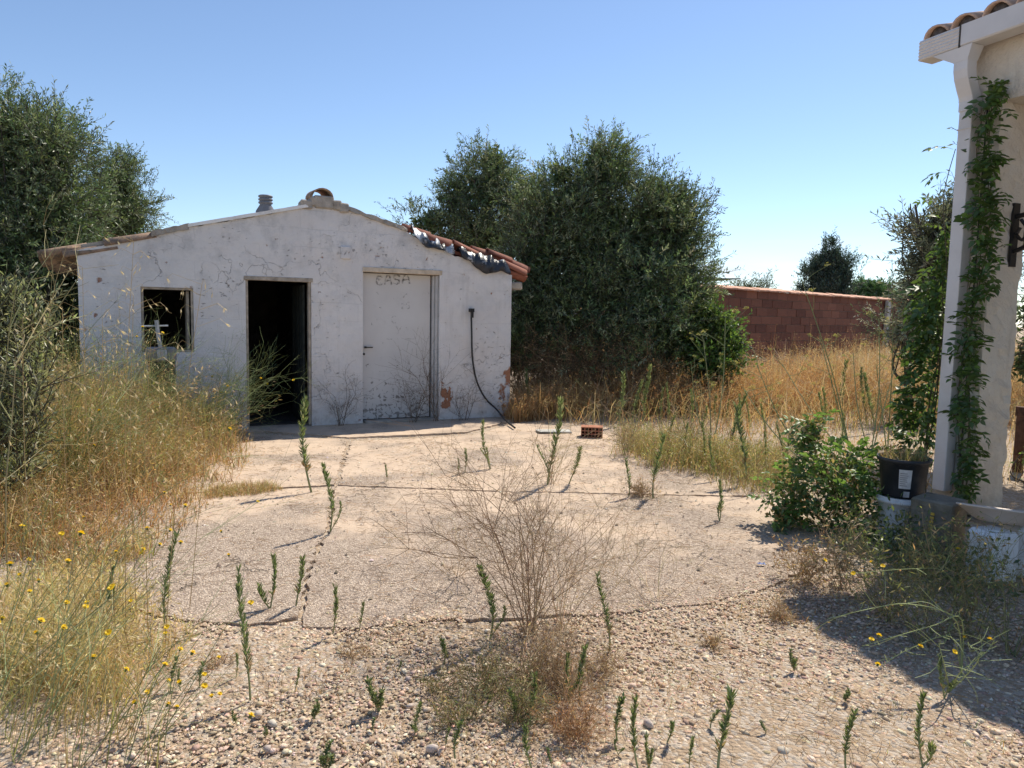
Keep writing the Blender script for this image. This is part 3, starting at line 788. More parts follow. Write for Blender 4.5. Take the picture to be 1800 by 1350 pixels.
# dark doorway: pale worn lintel, jamb boards, plank door swung inwards
x0, x1, z0, z1 = OPEN[1]
bevel_box('door_lintel', (x0 - .02, -0.012, z1 - .045), (x1 + .02, 0.12, z1 + .004), M_WOOD_OLD, shed, .004, .002)
bevel_box('door_jamb', (x1 - .035, 0.012, 0.02), (x1 - .002, 0.10, z1 - .047), M_WOOD_OLD, shed, .003)
bevel_box('door_jamb', (x0 + .002, 0.012, 0.02), (x0 + .03, 0.10, z1 - .047), M_WOOD_OLD, shed, .003)
dl = bpy.data.objects.new('open_door', None); COL.objects.link(dl); dl.parent = shed; dl.location = (x1 - .03, .16, .03)
for k in range(7):
    bevel_box('plank', (-.045 + random.uniform(0, .006), .05 + k * .11, 0), (-.012, .05 + k * .11 + .104, 1.82), M_WOOD_DARK, dl, .004)
# white metal door with worn lettering
x0, x1, z0, z1 = OPEN[2]
bevel_box('door_lintel', (x0 - .005, -0.016, z1 - .052), (x1 + .03, 0.10, z1 + .016), M_WOOD_PALE, shed, .004, .003)
bevel_box('door_frame', (x1 - .075, .085, .03), (x1 - .045, .15, z1 - .056), M_ALU, shed, .003)
bevel_box('door_frame', (x1 - .042, .045, .03), (x1 - .006, .15, z1 - .056), M_ALU, shed, .003)
bevel_box('threshold', (x0 + .03, -0.05, -.02), (x1 - .02, .12, .035), M_CEMENT, shed, .01, .005)
door = bpy.data.objects.new('white_door', None); COL.objects.link(door); door.parent = shed; door.location = (x0, .12, 0)
door['label'] = 'scuffed white door with faded hand-painted letters'
dw = x1 - x0 - .095
m = MB()
xs = np.linspace(.018, dw, 18); zs = np.linspace(.045, z1 - .06, 28)
XX, ZZ = np.meshgrid(xs, zs, indexing='ij')
V = np.stack([XX, .003 * vn(XX, ZZ, 2.5, 4), ZZ], -1)
ii = np.arange(XX.size).reshape(XX.shape)
Q = np.stack([ii[:-1, :-1], ii[1:, :-1], ii[1:, 1:], ii[:-1, 1:]], -1).reshape(-1, 4)
m.add(V.reshape(-1, 3), Q); m.box((.02, .008, .046), (dw - .002, .04, z1 - .062))
m.build('door_leaf', M_DOOR, door, True)
m = MB(); m.box((.05, -.03, 1.02), (.075, 0.004, 1.045)); m.box((.05, -.04, 1.024), (.16, -.028, 1.04)); m.build('door_handle', M_IRON, door)
m = MB(); m.lathe([(.0, 0), (.016, 0), (.016, .01), (0, .01)], 12); o = m.build('lock', M_IRON, door); o.rotation_euler = (math.pi / 2, 0, 0); o.location = (.045, -.001, .94)
GL = {'C': [[(1, .85), (.7, 1), (.25, .92), (0, .5), (.2, .08), (.7, 0), (1, .15)], [(.25, .6), (.8, .68)]],
      'A': [[(0, 0), (.12, .6), (.35, .98), (.7, .95), (.88, .6), (1, 0)], [(.1, .42), (.9, .45)]],
      'S': [[(1, .85), (.6, 1), (.15, .9), (.05, .62), (.4, .5), (.85, .45), (.95, .15), (.5, 0), (0, .1)]],
      'c': [[(1, .9), (.5, 1), (.1, .7), (.05, .3), (.4, 0), (1, .1)]],
      'y': [[(0, 1), (.45, .5)], [(1, 1), (.5, .5), (.2, 0)]],
      '/': [[(0, 0), (.4, .7), (1, 1)]],
      '2': [[(0, .8), (.4, 1), (.8, .75), (.5, .4), (0, 0), (1, .05)]],
      'G': [[(1, .9), (.4, 1), (.05, .5), (.4, 0), (.95, .15), (.95, .5), (.5, .5)]],
      '-': [[(0, .5), (1, .45)]]}
def letter(ch, px0, px1, py0, py1, wd, mat, name):
    a = S(px0, py1, .12); b = S(px1, py0, .12)
    m = MB(); n0 = 0
    for si, st in enumerate(GL[ch]):
        p = np.array([(a[0] + u * (b[0] - a[0]), a[1] + v_ * (b[1] - a[1])) for u, v_ in st])
        k = np.linspace(0, len(p) - 1, len(p) * 4); p = np.stack([np.interp(k, range(len(p)), p[:, 0]), np.interp(k, range(len(p)), p[:, 1])], 1)
        tg = nrm(np.gradient(p, axis=0)); nv = np.stack([-tg[:, 1], tg[:, 0]], 1)
        w = wd * (.8 + .35 * np.sin(np.arange(len(p)) * .9))[:, None] * .5
        L, R = p + nv * w, p - nv * w
        V = np.stack([L, R], 1).reshape(-1, 2)
        V = np.stack([V[:, 0] - x0, np.full(len(V), -.006 - .0015 * si), V[:, 1]], 1)
        m.add(V, [(2 * i, 2 * i + 1, 2 * i + 3, 2 * i + 2) for i in range(len(p) - 1)])
    m.build(name, mat, door)
for ch, a, b in (('C', 661, 672), ('A', 676, 688), ('S', 691, 703), ('A', 707, 720)):
    letter(ch, a, b, 500 - (a - 661) * .06 - 14.5, 501 - (a - 661) * .06, .024, M_LETTER, 'lettering')
for ch, a, b, c, d in (('c', 688, 696, 555, 568), ('y', 696, 706, 574, 588), ('/', 708, 717, 516, 524), ('2', 705, 711, 533, 543), ('G', 713, 720, 531, 543), ('-', 679, 689, 594, 598), ('-', 712, 728, 593, 598)):
    letter(ch, a, b, c, d, .016, M_FAINT, 'faint_lettering')
# socket box high on the wall, hose
a, b = S(598, 455), S(616, 434)
bevel_box('junction_box', (a[0], -.035, a[1]), (b[0], .012, b[1]), M_SHED, shed, .008)
hp = [S(827, 546), S(827, 580), S(828, 630), S(835, 670), S(850, 700), S(868, 718)]
pts = [SO + SW * s_ - SN * (.03 + .06 * i / 5) + np.array([0, 0, z_]) for i, (s_, z_) in enumerate(hp)]
pts += [G(888, 738, .05), G(905, 752, .03)]
pts = np.array(pts); k = np.linspace(0, len(pts) - 1, 40)
def smooth_path(p, n):
    p = np.asarray(p, float); k = np.linspace(0, len(p) - 1, n); out = []
    for q in k:
        i = int(min(q, len(p) - 2)); f = q - i
        p0, p1, p2, p3 = p[max(i - 1, 0)], p[i], p[i + 1], p[min(i + 2, len(p) - 1)]
        out.append(.5 * ((2 * p1) + (-p0 + p2) * f + (2 * p0 - 5 * p1 + 4 * p2 - p3) * f * f + (-p0 + 3 * p1 - 3 * p2 + p3) * f ** 3))
    return np.array(out)
hose = thing('hose', 'black rubber hose hanging from the shed wall to the ground', 'hose', pts[0])
m = MB(); m.sticks(smooth_path(pts, 50) - pts[0], .013, 8); m.build('tube', M_RUBBER, hose, True)
m = MB(); m.box((-.03, -.045, -.02), (.03, .03, .03)); m.box((-.015, -.06, -.1), (.012, -.015, -.02)); o = m.build('coupling', M_RUBBER, hose); o.rotation_euler = (0, 0, TH)
# tarpaulins lying on the right roof edge
def tarp(pa, pb, over, back, seed, name, lab, mat):
    nx, ny = 34, 16
    xs = np.linspace(S(*pa)[0], S(*pb)[0], nx); rr = np.random.default_rng(seed)
    V = np.zeros((nx, ny, 3))
    ph = rr.uniform(0, 6, 6)
    for i, x in enumerate(xs):
        z = np.interp(x, PS, PZ); e = (math.sin(math.pi * i / (nx - 1)) ** .5) * (.55 + .45 * math.sin(x * 5.5 + ph[4]) ** 2)
        for j in range(ny):
            k = j / (ny - 1)
            path = k * (over * e + back)
            w = .026 * math.sin(x * 9 + ph[0] + 5 * k) + .010 * math.sin(x * 37 - 11 * k + ph[1]) + .016 * math.sin(8 * k + ph[2] - x * 11)
            if path < over * e: V[i, j] = (x, -.035 - abs(w) * 1.3, z + .03 - over * e + path + w * .5)
            else: V[i, j] = (x, -.035 + (path - over * e), z + .065 + .03 * abs(math.sin(x * 14 + ph[3])) + abs(w) * 1.4)
    m = MB(); ii = np.arange(nx * ny).reshape(nx, ny)
    m.add(V.reshape(-1, 3), np.stack([ii[:-1, :-1], ii[1:, :-1], ii[1:, 1:], ii[:-1, 1:]], -1).reshape(-1, 4))
    o = m.build(name, mat, None, True); o.location = SO; o.rotation_euler = (0, 0, TH)
    sm = o.modifiers.new('thick', 'SOLIDIFY'); sm.thickness = .004
    tag(o, lab, 'tarp', 'tarpaulins on the shed roof edge')
tarp((722, 410), (796, 448), .10, .34, 3, 'tarpaulin', 'crumpled grey and white tarpaulin on the upper part of the shed roof edge', M_TARP)
tarp((806, 452), (896, 484), .17, .40, 8, 'tarpaulin', 'dark crumpled tarpaulin sagging over the lower right shed roof edge', M_TARP2)
# machine in front of the window
mc = SO + SW * S(281, 600)[0] - SN * .42
mach = thing('exercise_machine', 'dark machine with grey head panel and upright post below the shed window', 'machine', mc, TH)
m = MB()
V = []; ny = 9
for j in range(ny):
    k = j / (ny - 1); r = .155 - .02 * k
    for q in range(20):
        a = q * 2 * np.pi / 20; rr = r * (1 + .10 * math.sin(5 * a + 2 * k) + .05 * math.sin(9 * a + 7 * k)); V.append((rr * math.copysign(abs(math.cos(a)) ** .6, math.cos(a)), .75 * rr * math.copysign(abs(math.sin(a)) ** .6, math.sin(a)), k * .93))
Q = [(i * 20 + q, i * 20 + (q + 1) % 20, (i + 1) * 20 + (q + 1) % 20, (i + 1) * 20 + q) for i in range(ny - 1) for q in range(20)]
m.add(V, Q); m.build('cover', M_FABRIC, mach, True)
bevel_box('head_panel', (-.16, -.14, .90), (.16, -.07, 1.07), M_GREYPLASTIC, mach, .025)
bevel_box('plate', (-.045, -.155, .92), (.06, -.142, 1.04), M_GREYLIGHT, mach, .008)
m = MB(); m.sticks([[(0.0, -.1, 1.02), (-.025, -.1, 1.2), (-.04, -.1, 1.37)]], .024, 6); m.build('post', M_GREYLIGHT, mach)
m = MB(); m.sticks([[(-.2, -.09, 1.30), (.08, -.09, 1.31)]], .011, 6); m.build('crossbar', M_GREYLIGHT, mach)

# ------------------------------------------------------------------ house corner with porch pillar, gutter and downpipe
HA = math.atan2(-0.93, 0.366)
HO = np.array([3.51, 6.03, 0.0])
HS = (1.111, 1.111, 1.05)
HD = np.array([math.cos(HA), math.sin(HA), 0]); HM = np.array([-HD[1], HD[0], 0])
def HW(x, y, z): return HO + HD * x * HS[0] + HM * y * HS[1] + np.array([0, 0, z * HS[2]])
house = thing('house', 'house corner with cream stucco pillar, white gutter, downpipe and tiled eave', 'house', HO, HA)
house.scale = HS
def stucco_box(name, lo, hi, amp=.006, step=.06):
    m = MB()
    bm = bmesh.new(); bmesh.ops.create_cube(bm, size=1)
    for vv in bm.verts: vv.co = Vector([lo[i] + (vv.co[i] + .5) * (hi[i] - lo[i]) for i in range(3)])
    for ax in range(3):
        n = int((hi[ax] - lo[ax]) / step)
        for k in range(1, n):
            p = [0, 0, 0]; p[ax] = lo[ax] + (hi[ax] - lo[ax]) * k / n; nn = [0, 0, 0]; nn[ax] = 1
            bmesh.ops.bisect_plane(bm, geom=bm.verts[:] + bm.edges[:] + bm.faces[:], plane_co=p, plane_no=nn)
    for vv in bm.verts: vv.co += Vector([random.gauss(0, amp) for _ in range(3)])
    me = bpy.data.meshes.new(name); bm.to_mesh(me); bm.free(); me.materials.append(M_STUCCO)
    return link(name, me, house)
stucco_box('pillar', (0, 0, 0), (.30, .32, 3.02))
stucco_box('beam', (-0.005, -.004, 3.022), (6.0, .325, 3.45), .003, .12)
stucco_box('pillar', (4.6, 0, 0), (4.9, .32, 3.02), .006, .15)
stucco_box('wall', (0.3, 3.2, 0), (6.0, 3.4, 3.9), .003, .6)
m = MB(); m.box((-.02, .33, 3.30), (6, 3.2, 3.34)); m.build('porch_ceiling', M_STUCCO, house)
m = MB(); m.box((0.305, .0, -.1), (6.0, 3.19, .012)); m.build('porch_floor', M_CEMENT, house)
rs = math.tan(rad(17))
m = MB()
V = [(-.22, -.10, 3.46), (6.05, -.10, 3.46), (6.05, 3.6, 3.46 + 3.7 * rs), (-.22, 3.6, 3.46 + 3.7 * rs)]
V += [(a, b, c + .06) for a, b, c in V]
m.add(V, [(0, 3, 2, 1), (4, 5, 6, 7), (0, 1, 5, 4), (1, 2, 6, 5), (2, 3, 7, 6), (3, 0, 4, 7)]); m.build('roof_deck', M_TILE_HOUSE, house)
HB = barrel(.46, .105, .085, .015, 10).mesh('house_tile', M_TILE_HOUSE, True)
ang = rad(17)
m = MB(); a_ = np.linspace(0, math.pi, 11)
V = [(.09 * math.cos(q), y_ + .012 * math.sin(q * 3), .082 * math.sin(q)) for y_ in (0, .05) for q in a_] + [(0, -.008, .02), (0, .05, .02)]
m.add(V, [(i, i + 1, 12 + i, 11 + i) for i in range(10)], [(22, i + 1, i) for i in range(10)] + [(23, 11 + i, 12 + i) for i in range(10)])
M_LICHEN = simple('lichen_mortar', (0.13, 0.11, 0.10), 0.95, 22, 0.4, 60, 0.01, dirt=(0.34, 0.30, 0.25))
PLUG = m.mesh('mortar_plug', M_LICHEN, True)
for r in range(3):
    for k in range(27):
        x = -.105 + k * .225
        put(HB, 'roof_tile', house, (x + random.uniform(-.008, .008), -.17 + r * .40 + random.uniform(-.015, .012), 3.565 + r * .40 * rs), (0, -ang, math.pi / 2))
        if r == 0: put(PLUG, 'mortar_plug', house, (x, -.155, 3.565), (0, 0, 0))
        if k < 26: put(HB, 'pan_tile', house, (x + .112, -.15 + r * .40, 3.60 + r * .40 * rs), (math.pi, -ang, math.pi / 2))
# gutter: ridged end piece, joint, smooth run
def prism(prof, x0, x1, name, mat, cap=True):
    """profile (y,z) swept along local x"""
    n = len(prof); V = [(x0, y, z) for y, z in prof] + [(x1, y, z) for y, z in prof]
    bm = bmesh.new(); vs_ = [bm.verts.new(p) for p in V]
    for i in range(n): bm.faces.new((vs_[i], vs_[(i + 1) % n], vs_[n + (i + 1) % n], vs_[n + i]))
    if cap: bm.faces.new(vs_[:n][::-1]); bm.faces.new(vs_[n:])
    bmesh.ops.recalc_face_normals(bm, faces=bm.faces[:])
    me = bpy.data.meshes.new(name); bm.to_mesh(me); bm.free(); me.materials.append(mat)
    return link(name, me, house)
rp = [(-.06, 3.43)]
for k in range(6): z = 3.43 + k * .024; rp += [(-.196, z + .002), (-.204, z + .012), (-.196, z + .022)]
rp += [(-.196, 3.578), (-.185, 3.578), (-.185, 3.45), (-.07, 3.45), (-.07, 3.56), (-.06, 3.56)]
prism(rp, -.215, .10, 'gutter_end', M_GUTTER)
m = MB(); m.box((.102, -.205, 3.425), (.11, -.062, 3.58)); m.build('gutter_joint', M_JOINT, house)
prism([(-.06, 3.43), (-.19, 3.43), (-.20, 3.44), (-.20, 3.582), (-.188, 3.582), (-.188, 3.45), (-.07, 3.45), (-.07, 3.56), (-.06, 3.56)], .112, 6.0, 'gutter', M_GUTTER)
# hopper and rectangular downpipe with swan neck
def rect_pipe(path, w, d, name, mat):
    m = MB(); V = []; n = len(path)
    for x, y, z in path: V += [(x - w / 2, y - d / 2, z), (x + w / 2, y - d / 2, z), (x + w / 2, y + d / 2, z), (x - w / 2, y + d / 2, z)]
    Q = []
    for i in range(n - 1):
        for q in range(4): Q.append((i * 4 + q, i * 4 + (q + 1) % 4, i * 4 + 4 + (q + 1) % 4, i * 4 + 4 + q))
    Q += [(3, 2, 1, 0), (n * 4 - 4, n * 4 - 3, n * 4 - 2, n * 4 - 1)]
    m.add(V, Q)
    o = m.build(name, mat, house)
    b = o.modifiers.new('b', 'BEVEL'); b.width = .006; b.segments = 2
    return o
m = MB()
V = [(-.10, -.198, 3.428), (.20, -.198, 3.428), (.20, -.08, 3.428), (-.10, -.08, 3.428), (.06, -.187, 3.33), (.165, -.187, 3.33), (.165, -.09, 3.33), (.06, -.09, 3.33)]
m.add(V, [(0, 1, 5, 4), (1, 2, 6, 5), (2, 3, 7, 6), (3, 0, 4, 7), (4, 5, 6, 7)]); m.build('gutter_outlet', M_GUTTER, house)
px_ = .113
rect_pipe([(px_, -.138, 3.335), (px_, -.138, 3.27), (px_, -.125, 3.21), (px_, -.095, 3.14), (px_, -.07, 3.09), (px_, -.062, 3.06), (px_, -.062, 2.99)], .105, .095, 'swan_neck', M_GUTTER)
rect_pipe([(px_, -.058, 3.0), (px_, -.058, .16)], .098, .088, 'downpipe', M_GUTTER)
for z in (3.06, 2.86, 1.2): m = MB(); m.box((px_ - .054, -.108, z), (px_ + .054, -.003, z + .008)); m.build('pipe_clip', M_GUTTER, house)
m = MB(); m.sticks([[(.205, -.012, 3.1), (.207, -.014, 2.2), (.206, -.012, 1.2), (.205, -.014, .2)]], .006, 5); m.build('cable', M_RUBBER, house)
# wrought iron bracket on the pillar
br = bpy.data.objects.new('iron_bracket', None); COL.objects.link(br); br.parent = house; br.location = (.305, .20, 0)
m = MB(); m.box((0, -.03, 1.86), (.018, .03, 2.32)); m.build('plate', M_IRON, br)
m = MB(); m.sticks([smooth_path([(.01, 0, 2.22), (.12, 0, 2.235), (.30, 0, 2.22), (.55, 0, 2.22)], 12)], .018, 6); m.build('arm', M_IRON, br)
m = MB(); m.sticks([smooth_path([(.01, 0, 1.97), (.09, 0, 2.0), (.18, 0, 2.08), (.26, 0, 2.2)], 12)], .017, 6)
m.sticks([smooth_path([(.05, 0, 2.20), (.10, 0, 2.12), (.07, 0, 2.05), (.03, 0, 2.09), (.05, 0, 2.14)], 16)], .012, 5); m.build('brace', M_IRON, br)

# ------------------------------------------------------------------ red block wall and what stands behind it
WA = math.atan(0.9)
w0 = PD(1250, 505, 16.8)
WO = np.array([w0[0], w0[1], 0.0]); WTOP = float(w0[2])
WD_ = np.array([math.cos(WA), math.sin(WA), 0])
WO = WO - WD_ * 3.0
wall = thing('block_wall', 'red clay block boundary wall with salmon coping behind dry grass', 'wall', WO, WA)
bh = .205; bl = .50; rows = 11
zbase = WTOP - rows * bh
BLK = None
m = MB(); m.box((0, .02, -.2), (22, .13, WTOP - .01)); m.build('mortar_bed', M_MORTAR, wall)
bo = bevel_box('block', (0.006, 0, 0.006), (bl - .006, .018, bh - .006), M_BLOCK, wall, .003)
bme = bo.data; bpy.data.objects.remove(bo)
nblk = 0
for r in range(rows):
    if zbase + r * bh < 0.5: continue
    for k in range(-1, 40):
        x = k * bl + (bl / 2 if r % 2 else 0)
        if x < 0 or x > 19.5: continue
        o = link('block', bme, wall); o.location = (x, random.uniform(-.006, .004), zbase + r * bh); nblk += 1
m = MB(); V = [(0, -.07, -.02), (.5, -.07, -.02), (.5, .2, .05), (0, .2, .05), (0, -.07, .015), (.5, -.07, .015), (.5, .2, .085), (0, .2, .085)]
m.add(V, [(0, 3, 2, 1), (4, 5, 6, 7), (0, 1, 5, 4), (1, 2, 6, 5), (2, 3, 7, 6), (3, 0, 4, 7)])
cme = m.mesh('coping', M_COPING)
for k in range(44):
    o = link('coping_tile', cme, wall); o.location = (k * .5 + .002, random.uniform(-.01, .01), WTOP + random.uniform(-.004, .006)); o.rotation_euler = (0, random.uniform(-.02, .02), 0); o.scale = (.985, 1, 1)
pp = PD(1557, 520, 1.0)
pd_ = ray(1557, 524); nn_ = np.array([-WD_[1], WD_[0], 0]); q = CAM + pd_ * ((nn_ @ (WO - CAM)) / (nn_ @ pd_))
bevel_box('post', (float((q - WO) @ WD_) - .1, -.13, 0), (float((q - WO) @ WD_) + .12, -.02, WTOP - .03), M_POSTCONC, wall, .015)

# ------------------------------------------------------------------ trees
OL = [(0.100, 0.160, 0.058), (0.135, 0.200, 0.078), (0.080, 0.130, 0.048), (0.17, 0.235, 0.105), (0.25, 0.30, 0.17), (0.15, 0.20, 0.065)]
def tree(name, label, base, lobes, ntw, leafL, leafW, cols, seed, group=None, shoots=0.25, trunk_r=.16, nleaf=14, mat=None, upw=.28, twl=.27, core=0.5, limbs=7, clump=.42):
    global rng
    rng = np.random.default_rng(seed)
    base = np.array([base[0], base[1], GZ], float)
    T = thing(name, label, 'tree', base, 0, group)
    lob = np.array([[*(np.array(c) - base), *r] for c, r in lobes], float)
    wgt = (lob[:, 3] * lob[:, 4] + lob[:, 4] * lob[:, 5] + lob[:, 3] * lob[:, 5]); wgt /= wgt.sum()
    # foliage grows in clumps round branch ends, so that gaps stay between them
    per = 26
    ncl = max(6, int(ntw / per))
    lc = rng.choice(len(lob), ncl, p=wgt)
    dc = rdir(ncl)
    lump = 1 + .14 * vn(dc[:, 0] * 3 + lc * 2.1, dc[:, 1] * 3 + dc[:, 2] * 2.5, 1.6, seed)
    CC = lob[lc, :3] + dc * lob[lc, 3:] * ((rng.uniform(.30, 1.0, ncl) ** .5) * lump)[:, None]
    mr = np.median(lob[:, 3:])
    CR = clump * np.clip(rng.lognormal(0, .28, ncl), .6, 1.7) * min(1.0, mr / .75)
    ci = rng.integers(0, ncl, ntw)
    dl = rdir(ntw)
    P = CC[ci] + dl * (CR[ci] * rng.uniform(.1, 1, ntw) ** .5)[:, None] * np.array([1, 1, .8])
    ctint = rng.lognormal(0, .20, ncl)[ci]
    ok = P[:, 2] > .12
    P, dl, ci, ctint = P[ok], dl[ok], ci[ok], ctint[ok]; n = len(P)
    D = nrm(dl * .5 + dc[ci] * .35 + np.array([0, 0, upw]) + rng.normal(0, .35, (n, 3)))
    L = twl * rng.uniform(.6, 1.3, n) * np.where(rng.uniform(size=n) < shoots, 1.3, 1)
    bend = rng.normal(0, .14, (n, 3))
    # twigs
    tw = np.stack([P, P + D * L[:, None] + bend * L[:, None]], 1)
    mS = MB()
    mS.sticks(tw, np.stack([np.full(n, .005), np.full(n, .002)], 1), 3, (0.07, .06, .045))
    mL = MB()
    k = nleaf
    tpos = np.tile(np.linspace(.08, 1.0, k), (n, 1)) + rng.normal(0, .02, (n, k))
    LP = P[:, None] + D[:, None] * (L[:, None] * tpos)[..., None] + bend[:, None] * (L[:, None] * tpos ** 2)[..., None]
    side = nrm(np.cross(D[:, None], rng.normal(size=(n, k, 3))))
    LD = nrm(D[:, None] * .75 + side * .8)
    LN = rng.normal(size=(n, k, 3)) + np.array([0, 0, .6])
    cl = pal(cols, n, .15) * ctint[:, None]
    C = np.repeat(cl[:, None], k, 1) * (1 + rng.normal(0, .25, (n, k, 1)))
    mL.leaves(LP.reshape(-1, 3), LD.reshape(-1, 3), LN.reshape(-1, 3), leafL * rng.uniform(.65, 1.25, n * k), leafW * rng.uniform(.7, 1.2, n * k), np.clip(C.reshape(-1, 3), .006, .5))
    # inner foliage: outsized leaves added to block light through the crown
    nc = int(ntw * 4.5 * core)
    li2 = rng.choice(len(lob), nc, p=wgt)
    P2 = lob[li2, :3] + rdir(nc) * lob[li2, 3:] * (rng.uniform(.1, .6, nc))[:, None]
    P2 = P2[P2[:, 2] > .2]
    if len(P2): mL.leaves(P2, rdir(len(P2)), rdir(len(P2)), leafL * 1.9, leafW * 3.2, pal(cols[:3], len(P2), .2))
    mL.build('crown', mat or M_OLIVE, T)
    stuff(mS.build('twigs', M_STEM, T))
    # trunk and limbs
    mT = MB()
    top = lob[:, :3].mean(0)
    fork = np.array([top[0] * .12, top[1] * .12, min(1.0, top[2] * .35)])
    mT.sticks(smooth_path([(0, 0, -.1), fork * .5 + rng.normal(0, .04, 3), fork], 8), np.linspace(trunk_r * 1.35, trunk_r, 8)[None], 9)
    for i in range(max(limbs, len(lob)) if limbs > 4 else limbs):
        l = lob[i % len(lob)]
        e = l[:3] + rdir(1)[0] * l[3:] * .55
        e[2] = max(e[2], fork[2] + .4)
        mid = fork + (e - fork) * .5 + rng.normal(0, .15, 3)
        path = smooth_path([fork, mid, e], 9)
        mT.sticks(path, np.linspace(trunk_r * .55, min(.022, trunk_r * .25), 9)[None], 6)
        for j in range(5):
            s0 = path[rng.integers(3, 9)]; e2 = l[:3] + rdir(1)[0] * l[3:] * .85
            mT.sticks(smooth_path([s0, (s0 + e2) / 2 + rng.normal(0, .1, 3), e2], 6), np.linspace(min(.026, trunk_r * .25), .005, 6)[None], 4)
    mT.build('trunk', M_BARK, T, True)
    return T
LDY = 0
def lobe(px, py, Y, rx, rz, ry=None):
    """crown lobe: centre at a picture point at distance Y, radii in picture pixels"""
    c = PD(px, py + (LDY if py < 420 else 0), Y); k = Y / F
    return (c, (rx * k, (ry or rx) * k, rz * k))
Yb = 13.6
LDY = 18
g0 = PD(1065, 700, Yb)
tree('olive_tree', 'big dense olive tree in the centre behind the shed and dry grass', g0,
     [lobe(1060, 430, Yb, 128, 125, 110), lobe(1045, 315, Yb, 54, 64), lobe(985, 362, Yb - .3, 66, 76), lobe(1140, 385, Yb, 66, 76), lobe(1190, 440, Yb - .2, 46, 120), lobe(950, 480, Yb - .6, 62, 95), lobe(1130, 530, Yb - .7, 98, 85), lobe(1010, 555, Yb - .6, 100, 75), lobe(1050, 265, Yb, 24, 32), lobe(1150, 318, Yb, 26, 30), lobe(985, 290, Yb, 28, 26), lobe(905, 620, Yb - 1.0, 34, 60), lobe(1208, 500, Yb - .3, 32, 75), lobe(960, 590, Yb - .7, 70, 55), lobe(1060, 610, Yb - .8, 90, 50), lobe(1160, 600, Yb - .7, 75, 50), lobe(930, 540, Yb - .3, 40, 80)],
     12500, .078, .0195, OL, 11, 'olive trees', .22, .2, 14, core=.4)
Yc = 16.8
LDY = 8
tree('olive_tree', 'thinner olive tree between the shed roof and the big central olive', PD(850, 700, Yc),
     [lobe(868, 274, Yc, 36, 42), lobe(850, 330, Yc, 68, 62), lobe(805, 340, Yc, 40, 48), lobe(760, 385, Yc, 48, 34), lobe(850, 420, Yc, 80, 55), lobe(905, 360, Yc, 45, 80), lobe(735, 390, Yc, 26, 26)],
     2700, .085, .021, OL, 12, 'olive trees', .35, .15, 14, core=.25)
Yl = 11.6
LDY = 30
tree('olive_tree', 'large dark olive tree at the far left behind the shed', PD(20, 690, Yl),
     [lobe(50, 270, Yl, 112, 120), lobe(95, 240, Yl, 60, 84), lobe(30, 205, Yl, 76, 62), lobe(-60, 250, Yl, 100, 130), lobe(95, 360, Yl, 78, 90), lobe(10, 420, Yl - .3, 120, 110), lobe(75, 470, Yl - .2, 78, 100), lobe(-90, 430, Yl, 110, 130), lobe(30, 560, Yl - .2, 110, 80), lobe(110, 540, Yl + .3, 55, 90), lobe(115, 640, Yl + .3, 60, 70), lobe(40, 650, Yl, 80, 60)],
     7800, .076, .019, OL, 13, 'olive trees', .25, .2, 14, core=.55)
Ym = 13.8
LDY = 0
tree('olive_tree', 'smaller olive tree rising just above the left end of the shed roof', PD(215, 690, Ym),
     [lobe(205, 330, Ym, 42, 58), lobe(228, 350, Ym, 30, 52), lobe(185, 390, Ym, 50, 55), lobe(232, 395, Ym, 28, 34)],
     1500, .07, .0165, OL, 14, 'olive trees', .4, .1, 14, core=.3)
Yr = 8.2
OLS = [(0.19, 0.22, 0.14), (0.26, 0.29, 0.20), (0.14, 0.17, 0.10), (0.33, 0.35, 0.26)]
tree('olive_tree', 'silvery loose olive tree behind the house pillar', PD(1690, 720, Yr),
     [lobe(1640, 410, Yr, 36, 46), lobe(1655, 480, Yr, 55, 60), lobe(1598, 365, Yr, 36, 16), lobe(1700, 440, Yr, 50, 80), lobe(1640, 545, Yr, 40, 40), lobe(1800, 330, Yr, 70, 100)],  # last lobe is an unseen extra crown, added to shade the pots
     2000, .074, .018, OLS, 15, 'olive trees', .5, .045, 18, core=.0, limbs=3, clump=.26)
tree('olive_tree', 'small olive sapling before the red wall left of the pillar', PD(1600, 660, 11.5),
     [lobe(1590, 580, 11.5, 38, 48), lobe(1620, 560, 11.5, 30, 60), lobe(1640, 600, 11.3, 45, 50)],
     520, .06, .014, OLS + OL[:2], 16, 'olive trees', .4, .05, 14, core=.2, limbs=4)
CON = [(0.035, 0.07, 0.045), (0.05, 0.09, 0.055), (0.025, 0.05, 0.032), (0.07, 0.11, 0.07)]
Yn = 34
tree('conifer_tree', 'dark pointed conifer standing behind the red block wall', PD(1455, 600, Yn),
     [lobe(1462, 455, Yn, 14, 24), lobe(1458, 480, Yn, 24, 30), lobe(1436, 488, Yn, 18, 26), lobe(1484, 486, Yn, 16, 28), lobe(1455, 520, Yn, 42, 36)],
     1900, .16, .035, CON, 17, None, .3, .2, 10, upw=1.3, twl=.4, core=.6, clump=.45)
Yp = 42
tree('pine_tree', 'rounded bright green tree top behind the wall right of the conifer', PD(1540, 600, Yp),
     [lobe(1540, 512, Yp, 32, 20), lobe(1560, 525, Yp, 30, 20), lobe(1515, 525, Yp, 25, 18)],
     800, .2, .06, [(0.08, 0.17, 0.05), (0.06, 0.13, 0.045), (0.10, 0.19, 0.07)], 18, 'far trees behind the wall', .1, .2, 10, upw=.6, twl=.35)
